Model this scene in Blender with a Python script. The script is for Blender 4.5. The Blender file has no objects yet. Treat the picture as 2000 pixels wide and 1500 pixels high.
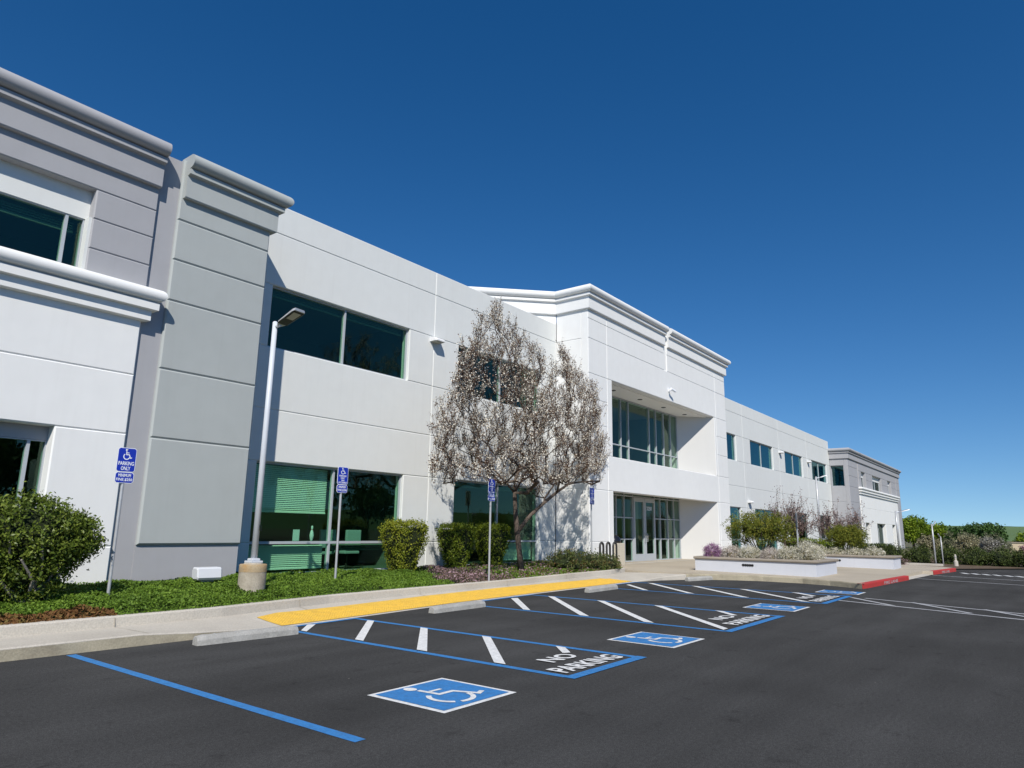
import bpy, bmesh, math, random
import numpy as np
from mathutils import Vector, Matrix
R = math.radians
SC = bpy.context.scene
COL = SC.collection
rng = np.random.default_rng(7)
random.seed(7)

# ---------------------------------------------------------------- camera, sky, sun
cam = bpy.data.objects.new('camera', bpy.data.cameras.new('camera'))
COL.objects.link(cam)
f_px, pitch, yaw, roll = 1341.16, R(11.928), R(37.575), R(0.913)
hx, hy = math.cos(yaw), math.sin(yaw)
rt = Vector((hy, -hx, 0)); fw = Vector((hx*math.cos(pitch), hy*math.cos(pitch), math.sin(pitch))); up = rt.cross(fw)
r2 = rt*math.cos(roll)+up*math.sin(roll); u2 = -rt*math.sin(roll)+up*math.cos(roll)
cam.matrix_world = Matrix(((r2.x, u2.x, -fw.x, 0), (r2.y, u2.y, -fw.y, 0), (r2.z, u2.z, -fw.z, 1.6), (0, 0, 0, 1)))
cam.data.sensor_width = 36; cam.data.lens = f_px/2000*36
cam.data.clip_start = .1; cam.data.clip_end = 9000
SC.camera = cam
SUN_EL, SUN_AZ = R(41.5), R(227.8)       # the sun stands behind and left of the viewer
w = bpy.data.worlds.new("World"); SC.world = w; w.use_nodes = True
nt = w.node_tree
sky = nt.nodes.new('ShaderNodeTexSky'); sky.sky_type = 'NISHITA'; sky.sun_disc = False
sky.sun_elevation = SUN_EL; sky.sun_rotation = SUN_AZ
sky.air_density = 1.0; sky.dust_density = 0.0; sky.ozone_density = 2.0; sky.altitude = 100
bg = nt.nodes['Background']; hs = nt.nodes.new('ShaderNodeHueSaturation'); hs.inputs['Saturation'].default_value = 1.38; hs.inputs['Hue'].default_value = .505
stc = nt.nodes.new('ShaderNodeTexCoord'); smp = nt.nodes.new('ShaderNodeMapping'); smp.inputs['Location'].default_value = (0, 0, .09)   # clear air: less glare at the horizon
nt.links.new(stc.outputs['Generated'], smp.inputs[0]); nt.links.new(smp.outputs[0], sky.inputs[0])
nt.links.new(sky.outputs[0], hs.inputs['Color']); nt.links.new(hs.outputs[0], bg.inputs[0]); bg.inputs[1].default_value = 0.095
sd = bpy.data.lights.new('sun', 'SUN'); sd.energy = 4.2; sd.angle = R(0.5); sd.color = (1, .95, .87)
so = bpy.data.objects.new('sun', sd); COL.objects.link(so)
travel = Vector((-math.sin(SUN_AZ)*math.cos(SUN_EL), -math.cos(SUN_AZ)*math.cos(SUN_EL), -math.sin(SUN_EL)))
so.rotation_euler = travel.to_track_quat('-Z', 'Y').to_euler()
SC.view_settings.view_transform = 'Standard'; SC.view_settings.look = 'None'
SC.view_settings.exposure = 0.18; SC.view_settings.gamma = 1

# ---------------------------------------------------------------- materials
def mat(name, col, rough=.8, noise=None, bump=0, spec=.3, metal=0, bscale=60):
    """noise = list of (scale, amount, detail) brightness variations"""
    m = bpy.data.materials.new(name); m.use_nodes = True
    n = m.node_tree; b = n.nodes['Principled BSDF']
    b.inputs['Roughness'].default_value = rough; b.inputs['Metallic'].default_value = metal
    b.inputs['Specular IOR Level'].default_value = spec
    b.inputs['Base Color'].default_value = (*col, 1)
    tc = n.nodes.new('ShaderNodeTexCoord'); out = None
    for sc, am, det in (noise or []):
        t = n.nodes.new('ShaderNodeTexNoise'); t.inputs['Scale'].default_value = sc; t.inputs['Detail'].default_value = det
        n.links.new(tc.outputs['Object'], t.inputs['Vector'])
        mr = n.nodes.new('ShaderNodeMapRange'); mr.inputs[1].default_value = .25; mr.inputs[2].default_value = .75
        mr.inputs[3].default_value = 1-am; mr.inputs[4].default_value = 1+am
        n.links.new(t.outputs[0], mr.inputs[0])
        if out is None: out = mr.outputs[0]
        else:
            mm = n.nodes.new('ShaderNodeMath'); mm.operation = 'MULTIPLY'
            n.links.new(out, mm.inputs[0]); n.links.new(mr.outputs[0], mm.inputs[1]); out = mm.outputs[0]
    if out is not None:
        vm = n.nodes.new('ShaderNodeVectorMath'); vm.operation = 'SCALE'; vm.inputs[0].default_value = col
        n.links.new(out, vm.inputs['Scale']); n.links.new(vm.outputs[0], b.inputs['Base Color'])
    if bump:
        t = n.nodes.new('ShaderNodeTexNoise'); t.inputs['Scale'].default_value = bscale; t.inputs['Detail'].default_value = 4
        n.links.new(tc.outputs['Object'], t.inputs['Vector'])
        bp = n.nodes.new('ShaderNodeBump'); bp.inputs['Strength'].default_value = bump; bp.inputs['Distance'].default_value = .01
        n.links.new(t.outputs[0], bp.inputs['Height']); n.links.new(bp.outputs[0], b.inputs['Normal'])
    return m

def leafmat(name, cols, rough=.55, trans=.25, patch=1.2):
    m = bpy.data.materials.new(name); m.use_nodes = True
    n = m.node_tree; b = n.nodes['Principled BSDF']; b.inputs['Roughness'].default_value = rough
    b.inputs['Specular IOR Level'].default_value = .25
    g = n.nodes.new('ShaderNodeNewGeometry'); tc = n.nodes.new('ShaderNodeTexCoord')
    t = n.nodes.new('ShaderNodeTexNoise'); t.inputs['Scale'].default_value = patch
    n.links.new(tc.outputs['Object'], t.inputs['Vector'])
    a = n.nodes.new('ShaderNodeMath'); a.operation = 'MULTIPLY_ADD'; a.inputs[1].default_value = .65
    n.links.new(g.outputs['Random Per Island'], a.inputs[0])
    s = n.nodes.new('ShaderNodeMapRange'); s.inputs[1].default_value = .3; s.inputs[2].default_value = .7; s.inputs[3].default_value = 0; s.inputs[4].default_value = .35
    n.links.new(t.outputs[0], s.inputs[0]); n.links.new(s.outputs[0], a.inputs[2])
    cr = n.nodes.new('ShaderNodeValToRGB'); el = cr.color_ramp.elements
    while len(el) < len(cols): el.new(.5)
    for i, (p, c) in enumerate(cols): el[i].position = p; el[i].color = (*c, 1)
    n.links.new(a.outputs[0], cr.inputs[0]); n.links.new(cr.outputs[0], b.inputs['Base Color'])
    tr = n.nodes.new('ShaderNodeBsdfTranslucent'); n.links.new(cr.outputs[0], tr.inputs[0])
    mx = n.nodes.new('ShaderNodeMixShader'); mx.inputs[0].default_value = trans
    n.links.new(b.outputs[0], mx.inputs[1]); n.links.new(tr.outputs[0], mx.inputs[2])
    n.links.new(mx.outputs[0], n.nodes['Material Output'].inputs[0])
    return m

def glassmat(name, tint, refl=.07, rcol=(1, 1, 1)):
    m = bpy.data.materials.new(name); m.use_nodes = True
    n = m.node_tree; n.nodes.remove(n.nodes['Principled BSDF'])
    tr = n.nodes.new('ShaderNodeBsdfTransparent'); tr.inputs[0].default_value = (*tint, 1)
    gl = n.nodes.new('ShaderNodeBsdfGlossy'); gl.inputs['Roughness'].default_value = .0; gl.inputs[0].default_value = (*rcol, 1)
    lw = n.nodes.new('ShaderNodeLayerWeight'); lw.inputs[0].default_value = .5
    p = n.nodes.new('ShaderNodeMath'); p.operation = 'POWER'; p.inputs[1].default_value = 4.0
    a = n.nodes.new('ShaderNodeMath'); a.operation = 'MULTIPLY_ADD'; a.inputs[1].default_value = .93-refl; a.inputs[2].default_value = refl
    mx = n.nodes.new('ShaderNodeMixShader')
    n.links.new(lw.outputs['Facing'], p.inputs[0]); n.links.new(p.outputs[0], a.inputs[0]); n.links.new(a.outputs[0], mx.inputs[0])
    n.links.new(tr.outputs[0], mx.inputs[1]); n.links.new(gl.outputs[0], mx.inputs[2])
    n.links.new(mx.outputs[0], n.nodes['Material Output'].inputs[0])
    return m

def stained(name, col, stain, rough=.9, amt=.5, scale=1.0, bump=.3):
    """surface with stain patches and speckle"""
    m = mat(name, col, rough, None, bump)
    n = m.node_tree; b = n.nodes['Principled BSDF']; tc = n.nodes.new('ShaderNodeTexCoord')
    def noise(sc, det, lo, hi):
        t = n.nodes.new('ShaderNodeTexNoise'); t.inputs['Scale'].default_value = sc; t.inputs['Detail'].default_value = det
        n.links.new(tc.outputs['Object'], t.inputs['Vector'])
        mr = n.nodes.new('ShaderNodeMapRange'); mr.inputs[1].default_value = lo; mr.inputs[2].default_value = hi
        n.links.new(t.outputs[0], mr.inputs[0]); return mr.outputs[0]
    m1 = n.nodes.new('ShaderNodeMixRGB'); m1.inputs[1].default_value = (*col, 1); m1.inputs[2].default_value = (*stain, 1)
    s = n.nodes.new('ShaderNodeMath'); s.operation = 'MULTIPLY'; s.inputs[1].default_value = amt
    n.links.new(noise(scale, 6, .42, .72), s.inputs[0]); n.links.new(s.outputs[0], m1.inputs[0])
    m2 = n.nodes.new('ShaderNodeMixRGB'); m2.blend_type = 'MULTIPLY'; m2.inputs[0].default_value = .35
    n.links.new(m1.outputs[0], m2.inputs[1])
    cr = n.nodes.new('ShaderNodeValToRGB'); cr.color_ramp.elements[0].color = (.55, .55, .55, 1); cr.color_ramp.elements[1].color = (1.25, 1.25, 1.25, 1)
    n.links.new(noise(45, 3, .3, .7), cr.inputs[0]); n.links.new(cr.outputs[0], m2.inputs[2])
    n.links.new(m2.outputs[0], b.inputs['Base Color'])
    return m

def asphalt_mat():
    m = mat('asphalt', (.05, .05, .052), .95, None, 0, .0)
    n = m.node_tree; b = n.nodes['Principled BSDF']; tc = n.nodes.new('ShaderNodeTexCoord')
    def noise(sc, det, lo, hi, a, c, vec=None, rough=.5):
        t = n.nodes.new('ShaderNodeTexNoise'); t.inputs['Scale'].default_value = sc; t.inputs['Detail'].default_value = det; t.inputs['Roughness'].default_value = rough
        n.links.new(vec or tc.outputs['Object'], t.inputs['Vector'])
        mr = n.nodes.new('ShaderNodeMapRange'); mr.inputs[1].default_value = lo; mr.inputs[2].default_value = hi; mr.inputs[3].default_value = a; mr.inputs[4].default_value = c
        n.links.new(t.outputs[0], mr.inputs[0]); return mr.outputs[0]
    def mul(x, y):
        q = n.nodes.new('ShaderNodeMath'); q.operation = 'MULTIPLY'; n.links.new(x, q.inputs[0]); n.links.new(y, q.inputs[1]); return q.outputs[0]
    mp = n.nodes.new('ShaderNodeMapping'); mp.inputs['Scale'].default_value = (.25, 1.6, 1); mp.inputs['Rotation'].default_value = (0, 0, .2)
    n.links.new(tc.outputs['Object'], mp.inputs[0])
    v = mul(noise(.25, 3, .3, .7, .85, 1.15), noise(1.0, 5, .35, .7, .90, 1.12, mp.outputs[0]))
    v = mul(v, noise(110, 2, .3, .7, .62, 1.38)); v = mul(v, noise(28, 4, .3, .7, .86, 1.14)); v = mul(v, noise(.6, 2, .35, .65, .95, 1.06))
    v = mul(v, noise(2.6, 8, .58, .70, 1, .70, None, .72))      # a few dark scuffs
    vm = n.nodes.new('ShaderNodeVectorMath'); vm.operation = 'SCALE'; vm.inputs[0].default_value = (.063, .063, .062)
    n.links.new(v, vm.inputs['Scale'])
    sp = n.nodes.new('ShaderNodeTexVoronoi'); sp.inputs['Scale'].default_value = 1.6; n.links.new(tc.outputs['Object'], sp.inputs['Vector'])
    lt = n.nodes.new('ShaderNodeMath'); lt.operation = 'LESS_THAN'; lt.inputs[1].default_value = .016; n.links.new(sp.outputs['Distance'], lt.inputs[0])
    mx = n.nodes.new('ShaderNodeMixRGB'); mx.inputs[2].default_value = (.22, .2, .18, 1)
    n.links.new(lt.outputs[0], mx.inputs[0]); n.links.new(vm.outputs[0], mx.inputs[1]); n.links.new(mx.outputs[0], b.inputs['Base Color'])
    bp = n.nodes.new('ShaderNodeBump'); bp.inputs['Strength'].default_value = .5; bp.inputs['Distance'].default_value = .008
    n.links.new(noise(160, 3, 0, 1, 0, 1), bp.inputs['Height']); n.links.new(bp.outputs[0], b.inputs['Normal'])
    return m

def streaks(m, col, amt=.022):
    n = m.node_tree; b = n.nodes['Principled BSDF']; src = b.inputs['Base Color'].links[0].from_socket
    tc = n.nodes.new('ShaderNodeTexCoord'); mp = n.nodes.new('ShaderNodeMapping'); mp.inputs['Scale'].default_value = (5, 5, .22)
    t = n.nodes.new('ShaderNodeTexNoise'); t.inputs['Scale'].default_value = 1.6; t.inputs['Detail'].default_value = 5
    n.links.new(tc.outputs['Object'], mp.inputs[0]); n.links.new(mp.outputs[0], t.inputs['Vector'])
    mr = n.nodes.new('ShaderNodeMapRange'); mr.inputs[1].default_value = .52; mr.inputs[2].default_value = .75; mr.inputs[3].default_value = 0; mr.inputs[4].default_value = amt*4
    n.links.new(t.outputs[0], mr.inputs[0]); mx = n.nodes.new('ShaderNodeMixRGB'); mx.inputs[2].default_value = (*col, 1)
    n.links.new(mr.outputs[0], mx.inputs[0]); n.links.new(src, mx.inputs[1]); n.links.new(mx.outputs[0], b.inputs['Base Color'])
M = {}
M['asphalt'] = asphalt_mat()
M['wall'] = mat('pale_grey_stucco', (.70, .712, .69), .85, [(.25, .03, 3), (3, .02, 5)], .12, .2, bscale=90)
M['white'] = mat('white_stucco', (.80, .80, .78), .85, [(.25, .025, 3), (3, .02, 5)], .12, .2, bscale=90)
M['dimmed_w'] = mat('dimmed_reveal', (.60, .597, .58), .85, [(.4, .03, 3)], .1, .2, bscale=90)  # white wall colour darkened so the splays facing the sun do not clip
M['pillar'] = mat('pillar_grey_stucco', (.41, .435, .425), .85, [(.3, .035, 3), (3, .025, 5)], .12, .2, bscale=90)
M['grey'] = mat('mid_grey_stucco', (.385, .385, .40), .85, [(.3, .035, 3), (3, .025, 5)], .12, .2, bscale=90)
M['soffit'] = mat('white_soffit', (.86, .84, .80), .9)
M['trim'] = mat('white_trim', (.74, .745, .75), .7, [(.8, .02, 3)])
M['greytrim'] = mat('grey_trim', (.50, .505, .515), .7, [(.8, .02, 3)])
M['frame'] = mat('aluminium_frame', (.42, .45, .48), .45, None, 0, .5)
M['valance'] = mat('valance', (.16, .20, .16), .8)
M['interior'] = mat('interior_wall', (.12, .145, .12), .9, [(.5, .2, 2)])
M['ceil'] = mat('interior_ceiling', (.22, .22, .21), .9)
M['blind'] = mat('blind_slat', (.86, .88, .82), .7)
M['glass'] = glassmat('green_glass', (.73, .90, .80), .05, (.60, .78, .64))
M['glass3'] = glassmat('dark_reflection_glass', (.45, .60, .52), .06, (.22, .27, .26))  # dim mirror colour stands in for dark trees reflected in the far windows
M['glass2'] = glassmat('blue_green_glass', (.42, .66, .62), .10, (.38, .66, .70))
M['conc'] = stained('concrete', (.54, .50, .43), (.34, .30, .25), .9, .45, .8, .25)
M['conc2'] = stained('plaza_concrete', (.47, .41, .315), (.33, .28, .215), .9, .5, .5, .25)
M['kerbc'] = stained('kerb_concrete', (.46, .41, .30), (.22, .19, .14), .95, .6, 2.2, .5)
M['stop'] = stained('wheel_stop_concrete', (.42, .41, .38), (.25, .24, .22), .95, .5, 6, .5)
M['cylc'] = stained('old_concrete', (.42, .375, .30), (.25, .21, .16), .95, .6, 5, .6)
M['rust'] = stained('rust_stained_concrete', (.38, .30, .19), (.40, .22, .07), .95, .6, 6, .6)
M['yellow'] = stained('yellow_tactile', (.82, .51, .07), (.56, .36, .08), .7, .45, 5, .1)
M['blue'] = stained('blue_paint', (.04, .215, .52), (.05, .10, .17), .7, .35, 11, .3)
M['wpaint'] = stained('white_paint', (.78, .78, .76), (.40, .40, .39), .7, .4, 13, .3)
M['wpaint2'] = mat('worn_white_paint', (.42, .42, .42), .7, [(4, .2, 5), (50, .25, 2)])
M['red'] = stained('red_paint', (.52, .045, .04), (.30, .06, .05), .7, .6, 3, .2)
M['sblue'] = mat('sign_blue', (.012, .035, .40), .4, None, 0, .5)
M['swhite'] = mat('sign_white', (.82, .85, .9), .45)
M['galv'] = mat('galvanised_steel', (.48, .49, .50), .45, [(8, .12, 4)], 0, .5, .35)
M['polew'] = mat('white_pole_paint', (.58, .61, .65), .45, [(3, .05, 4)], 0, .5)
M['dark'] = mat('dark_metal', (.03, .028, .025), .5, None, 0, .5)
M['lens'] = mat('lamp_lens', (.50, .48, .38), .4)
M['black'] = mat('black_gloss', (.012, .012, .014), .25, None, 0, .6)
M['pebble'] = mat('pebble_panel', (.55, .50, .40), .9, [(40, .3, 3)], .6)
M['cap'] = mat('planter_cap', (.30, .26, .21), .85, [(3, .1, 4)], .3)
M['plwall'] = mat('planter_wall', (.56, .58, .63), .85, [(1, .04, 4)], .15)
M['straw'] = mat('straw_stems', (.20, .17, .10), 1, [(20, .4, 3)])
M['fixt'] = mat('fixture_paint', (.60, .62, .65), .5)
M['soil'] = mat('soil', (.12, .085, .055), 1, [(3, .3, 5)], .6)
M['ground'] = mat('ground', (.14, .13, .07), 1, [(.02, .3, 5), (.3, .2, 4)])
M['hill'] = mat('hill_grass', (.115, .175, .06), 1, [(.01, .25, 6)])
M['ridge'] = mat('far_ridge', (.11, .17, .13), 1, [(.004, .2, 5)])
M['bark'] = mat('bark', (.105, .082, .066), .95, [(16, .55, 6)], 1.0, bscale=35)
M['twig'] = mat('twig', (.055, .035, .026), .9, [(3, .3, 3)])
M['barkpale'] = mat('pale_bark', (.30, .27, .23), .95, [(10, .3, 5)], .5)
M['blossom'] = leafmat('blossom', [(0, (.07, .03, .018)), (.44, (.16, .09, .05)), (.57, (.78, .72, .60)), (1, (.92, .88, .78))], .6, .15, 1.5)
M['lawn'] = leafmat('ground_cover_leaf', [(0, (.045, .085, .010)), (.5, (.105, .19, .018)), (1, (.21, .32, .04))], .6, .2, .9)
M['lawnbase'] = mat('ground_cover_base', (.028, .045, .012), 1, [(8, .4, 4)])
M['drypatch'] = leafmat('dry_leaf', [(0, (.10, .05, .02)), (.6, (.18, .085, .03)), (1, (.13, .12, .03))], .8, .1)
M['pinkflower'] = leafmat('pink_flower', [(0, (.06, .08, .02)), (.4, (.14, .10, .06)), (.65, (.32, .20, .22)), (1, (.58, .42, .48))], .7, .2, 2)
M['hedge'] = leafmat('hedge_leaf', [(0, (.09, .12, .010)), (.5, (.22, .26, .02)), (1, (.42, .40, .05))], .5, .25, 2.5)
M['hedge2'] = leafmat('hedge_leaf_green', [(0, (.06, .09, .008)), (.5, (.17, .23, .016)), (1, (.34, .38, .04))], .5, .25, 2.5)
M['bush'] = leafmat('shrub_leaf', [(0, (.04, .065, .010)), (.5, (.11, .16, .02)), (1, (.26, .31, .055))], .42, .2, 2)
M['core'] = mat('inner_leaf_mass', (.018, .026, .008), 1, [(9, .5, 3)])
M['loro'] = leafmat('reddish_shrub_leaf', [(0, (.03, .05, .015)), (.5, (.09, .12, .03)), (.8, (.16, .14, .05)), (1, (.20, .06, .03))], .5, .2, 3)
M['olive'] = leafmat('olive_shrub_leaf', [(0, (.05, .07, .012)), (.5, (.15, .18, .02)), (1, (.32, .28, .04))], .6, .25, 2)
M['cream'] = leafmat('cream_flower', [(0, (.13, .15, .06)), (.35, (.36, .34, .22)), (.5, (.74, .70, .58)), (1, (.84, .80, .70))], .7, .2, 3)
M['mauve'] = leafmat('mauve_flower', [(0, (.15, .14, .08)), (.35, (.45, .38, .34)), (.75, (.74, .70, .60)), (1, (.52, .28, .48))], .7, .2, 3)
M['purple'] = leafmat('purple_flower', [(0, (.12, .08, .08)), (.4, (.28, .13, .26)), (.8, (.48, .26, .46)), (1, (.62, .50, .55))], .7, .2, 3)
M['brighttree'] = leafmat('bright_green_leaf', [(0, (.06, .11, .008)), (.5, (.16, .24, .015)), (1, (.27, .34, .03))], .6, .35, .5)
M['darktree'] = leafmat('dark_green_leaf', [(0, (.03, .06, .02)), (.5, (.06, .12, .03)), (1, (.10, .18, .04))], .6, .25, .5)
M['olivetree'] = leafmat('grey_green_leaf', [(0, (.08, .09, .05)), (.5, (.15, .16, .09)), (1, (.24, .24, .15))], .7, .2, .5)
M['haze_brown'] = leafmat('bare_twig_mass', [(0, (.12, .11, .06)), (.5, (.25, .23, .13)), (1, (.38, .36, .25))], .8, .1, .8)
M['brownbud'] = leafmat('brown_bud', [(0, (.10, .06, .05)), (.5, (.22, .155, .14)), (1, (.42, .35, .33))], .8, .1, .8)
M['whitebloss'] = leafmat('white_blossom', [(0, (.12, .12, .08)), (.5, (.24, .23, .19)), (1, (.50, .48, .46))], .8, .1, .8)
M['pinktree'] = leafmat('pink_blossom', [(0, (.30, .14, .18)), (1, (.62, .36, .44))], .8, .1, .8)
M['darkhedge'] = leafmat('dark_hedge_leaf', [(0, (.025, .04, .01)), (.6, (.065, .095, .02)), (1, (.13, .15, .035))], .6, .15, 2)
for k_, c_ in (('wall', (.50, .49, .46)), ('white', (.60, .585, .55)), ('grey', (.30, .30, .30)), ('pillar', (.31, .31, .30)), ('plwall', (.40, .39, .37))): streaks(M[k_], c_)
M['beige'] = mat('beige_plaster', (.62, .52, .36), .9, [(.5, .05, 3)])
M['chairf'] = mat('chair_fabric', (.35, .45, .45), .8)
M['wood'] = mat('desk_wood', (.20, .12, .06), .6, [(5, .2, 4)])
M['roofm'] = mat('roof_membrane', (.45, .45, .44), .9)

# ---------------------------------------------------------------- helpers
def link(name, me, m=None, parent=None):
    o = bpy.data.objects.new(name, me); COL.objects.link(o)
    if m: me.materials.append(m)
    if parent: o.parent = parent
    return o
def obj(name, bm, m, parent=None, smooth=False):
    bmesh.ops.recalc_face_normals(bm, faces=bm.faces)
    if name in ('cornice', 'string_course'):
        smooth = True
        for e in bm.edges: e.smooth = len(e.link_faces) == 2 and e.calc_face_angle(0) < R(20)
    me = bpy.data.meshes.new(name); bm.to_mesh(me); bm.free()
    if smooth:
        for p in me.polygons: p.use_smooth = True
    return link(name, me, m, parent)
def tag(o, label, cat, group=None):
    o['label'] = label; o['category'] = cat
    if group: o['group'] = group
    return o
def thing(name, label, cat, loc=(0, 0, 0), rz=0, group=None):
    o = bpy.data.objects.new(name, None); COL.objects.link(o); o.location = loc; o.rotation_euler = (0, 0, rz)
    o.empty_display_size = .2
    return tag(o, label, cat, group)
def struct(o, kind='structure'):
    o['kind'] = kind; return o
def B(): return bmesh.new()
def box(bm, x0, x1, y0, y1, z0, z1, bev=0):
    v = [bm.verts.new(p) for p in ((x0, y0, z0), (x1, y0, z0), (x1, y1, z0), (x0, y1, z0), (x0, y0, z1), (x1, y0, z1), (x1, y1, z1), (x0, y1, z1))]
    fs = [bm.faces.new([v[i] for i in q]) for q in ((3, 2, 1, 0), (4, 5, 6, 7), (0, 1, 5, 4), (1, 2, 6, 5), (2, 3, 7, 6), (3, 0, 4, 7))]
    if bev:
        es = list({e for f in fs for e in f.edges})
        bmesh.ops.bevel(bm, geom=es, offset=bev, segments=2, affect='EDGES', profile=.7)
def panel(bm, T, a0, a1, z0, z1, depth=.3, ch=.022):
    """chamfered wall panel; T(a, z, d) maps to the world, d = depth behind the face"""
    a = [T(a0+ch, z0+ch, 0), T(a1-ch, z0+ch, 0), T(a1-ch, z1-ch, 0), T(a0+ch, z1-ch, 0)]
    b = [T(a0, z0, ch), T(a1, z0, ch), T(a1, z1, ch), T(a0, z1, ch)]
    c = [T(a0, z0, depth), T(a1, z0, depth), T(a1, z1, depth), T(a0, z1, depth)]
    va, vb, vc = [[bm.verts.new(p) for p in q] for q in (a, b, c)]
    bm.faces.new(va)
    for i in range(4):
        j = (i+1) % 4
        bm.faces.new((va[i], vb[i], vb[j], va[j])); bm.faces.new((vb[i], vc[i], vc[j], vb[j]))
    bm.faces.new(vc[::-1])
def TY(Y): return lambda a, z, d: (a, Y+d, z)
def TXn(X): return lambda a, z, d: (X+d, a, z)      # face looking towards -X
def tube(bm, pts, rad, n=8, cap=True):
    pts = [Vector(p) for p in pts]; rad = rad if isinstance(rad, (list, tuple)) else [rad]*len(pts)
    prev = None; ref = None
    for i, p in enumerate(pts):
        d = (pts[min(i+1, len(pts)-1)]-pts[max(i-1, 0)]).normalized()
        if ref is None: ref = Vector((1, 0, 0)) if abs(d.x) < .8 else Vector((0, 1, 0))
        u = (ref-d*ref.dot(d)).normalized(); v = d.cross(u); ref = u
        ring = [bm.verts.new(p+(u*math.cos(2*math.pi*k/n)+v*math.sin(2*math.pi*k/n))*rad[i]) for k in range(n)]
        if prev:
            for k in range(n): bm.faces.new((prev[k], prev[(k+1) % n], ring[(k+1) % n], ring[k]))
        elif cap: bm.faces.new(ring[::-1])
        prev = ring
    if cap: bm.faces.new(prev)
def lathe(bm, prof, n=24, c=(0, 0)):
    prev = None
    for r, z in prof:
        if r < 1e-4: ring = [bm.verts.new((c[0], c[1], z))]
        else: ring = [bm.verts.new((c[0]+r*math.cos(2*math.pi*k/n), c[1]+r*math.sin(2*math.pi*k/n), z)) for k in range(n)]
        if prev:
            for k in range(n):
                a, b_ = prev[k % len(prev)], prev[(k+1) % len(prev)]; c_, d = ring[(k+1) % len(ring)], ring[k % len(ring)]
                q = []
                for x in (a, b_, c_, d):
                    if x not in q: q.append(x)
                if len(q) > 2: bm.faces.new(q)
        prev = ring
    if len(prev) > 1: bm.faces.new(prev)
def sweep(bm, path, prof):
    """mitred sweep of a closed (p, z) profile along an XY path; p is measured outwards (right of travel)"""
    P = [Vector(q) for q in path]; rings = []
    for i, p in enumerate(P):
        ns = []
        if i > 0: d = (P[i]-P[i-1]).normalized(); ns.append(Vector((d.y, -d.x)))
        if i < len(P)-1: d = (P[i+1]-P[i]).normalized(); ns.append(Vector((d.y, -d.x)))
        n = ns[0] if len(ns) == 1 else (ns[0]+ns[1])/(1+ns[0].dot(ns[1]))
        rings.append([bm.verts.new((p.x+n.x*a, p.y+n.y*a, z)) for a, z in prof])
    k = len(prof)
    for a, b_ in zip(rings, rings[1:]):
        for i in range(k): bm.faces.new((a[i], a[(i+1) % k], b_[(i+1) % k], b_[i]))
    bm.faces.new(rings[0]); bm.faces.new(rings[-1][::-1])
def flat(bm, pts, z, T=None):
    vs = [bm.verts.new(T(p[0], p[1]) if T else (p[0], p[1], z)) for p in pts]
    return bm.faces.new(vs)
def ribbon(bm, pts, w_, T):
    """flat stroke of width w_ along 2D points"""
    P = [Vector(p) for p in pts]; L, Rr = [], []
    for i, p in enumerate(P):
        d1 = (P[i]-P[i-1]).normalized() if i else None; d2 = (P[i+1]-P[i]).normalized() if i < len(P)-1 else None
        d1 = d1 or d2; d2 = d2 or d1
        n1 = Vector((-d1.y, d1.x)); n2 = Vector((-d2.y, d2.x)); n = (n1+n2)/max(.35, (1+n1.dot(n2)))
        L.append(bm.verts.new(T(*(p+n*w_/2)))); Rr.append(bm.verts.new(T(*(p-n*w_/2))))
    for i in range(len(P)-1): bm.faces.new((L[i], Rr[i], Rr[i+1], L[i+1]))
def text_mesh(name, s, T, width, height, m, parent, bold=.0):
    """text fitted in a width x height box with its lower left corner at the origin of T"""
    cu = bpy.data.curves.new(name, 'FONT'); cu.body = s; cu.offset = bold; cu.resolution_u = 3
    o = bpy.data.objects.new(name, cu); COL.objects.link(o)
    dg = bpy.context.evaluated_depsgraph_get(); me = bpy.data.meshes.new_from_object(o.evaluated_get(dg))
    bpy.data.objects.remove(o); bpy.data.curves.remove(cu)
    co = np.empty(len(me.vertices)*3); me.vertices.foreach_get('co', co); co = co.reshape(-1, 3)
    mn, mx = co.min(0), co.max(0)
    for v in me.vertices:
        a = (v.co.x-mn[0])/(mx[0]-mn[0])*width; b_ = (v.co.y-mn[1])/(mx[1]-mn[1])*height
        v.co = T(a, b_)
    me.name = name
    return link(name, me, m, parent)
def wheelchair(bm, T, w_=.075, gap=False):
    """access pictogram in the unit square, facing right"""
    n = 18; flat(bm, [(.40+.075*math.cos(2*math.pi*k/n), .90+.085*math.sin(2*math.pi*k/n)) for k in range(n)], 0, T)
    ribbon(bm, [(.42, .79), (.45, .49), (.68, .49), (.80, .20), (.92, .25)], w_, T)
    ribbon(bm, [(.455, .655), (.66, .655)], w_*.8, T)
    arcs = [(128, 355)] if not gap else [(128, 232), (248, 352)]
    for a0, a1 in arcs:
        ribbon(bm, [(.47+.25*math.cos(R(a0+(a1-a0)*k/20)), .33+.25*math.sin(R(a0+(a1-a0)*k/20))) for k in range(21)], w_, T)

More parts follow.
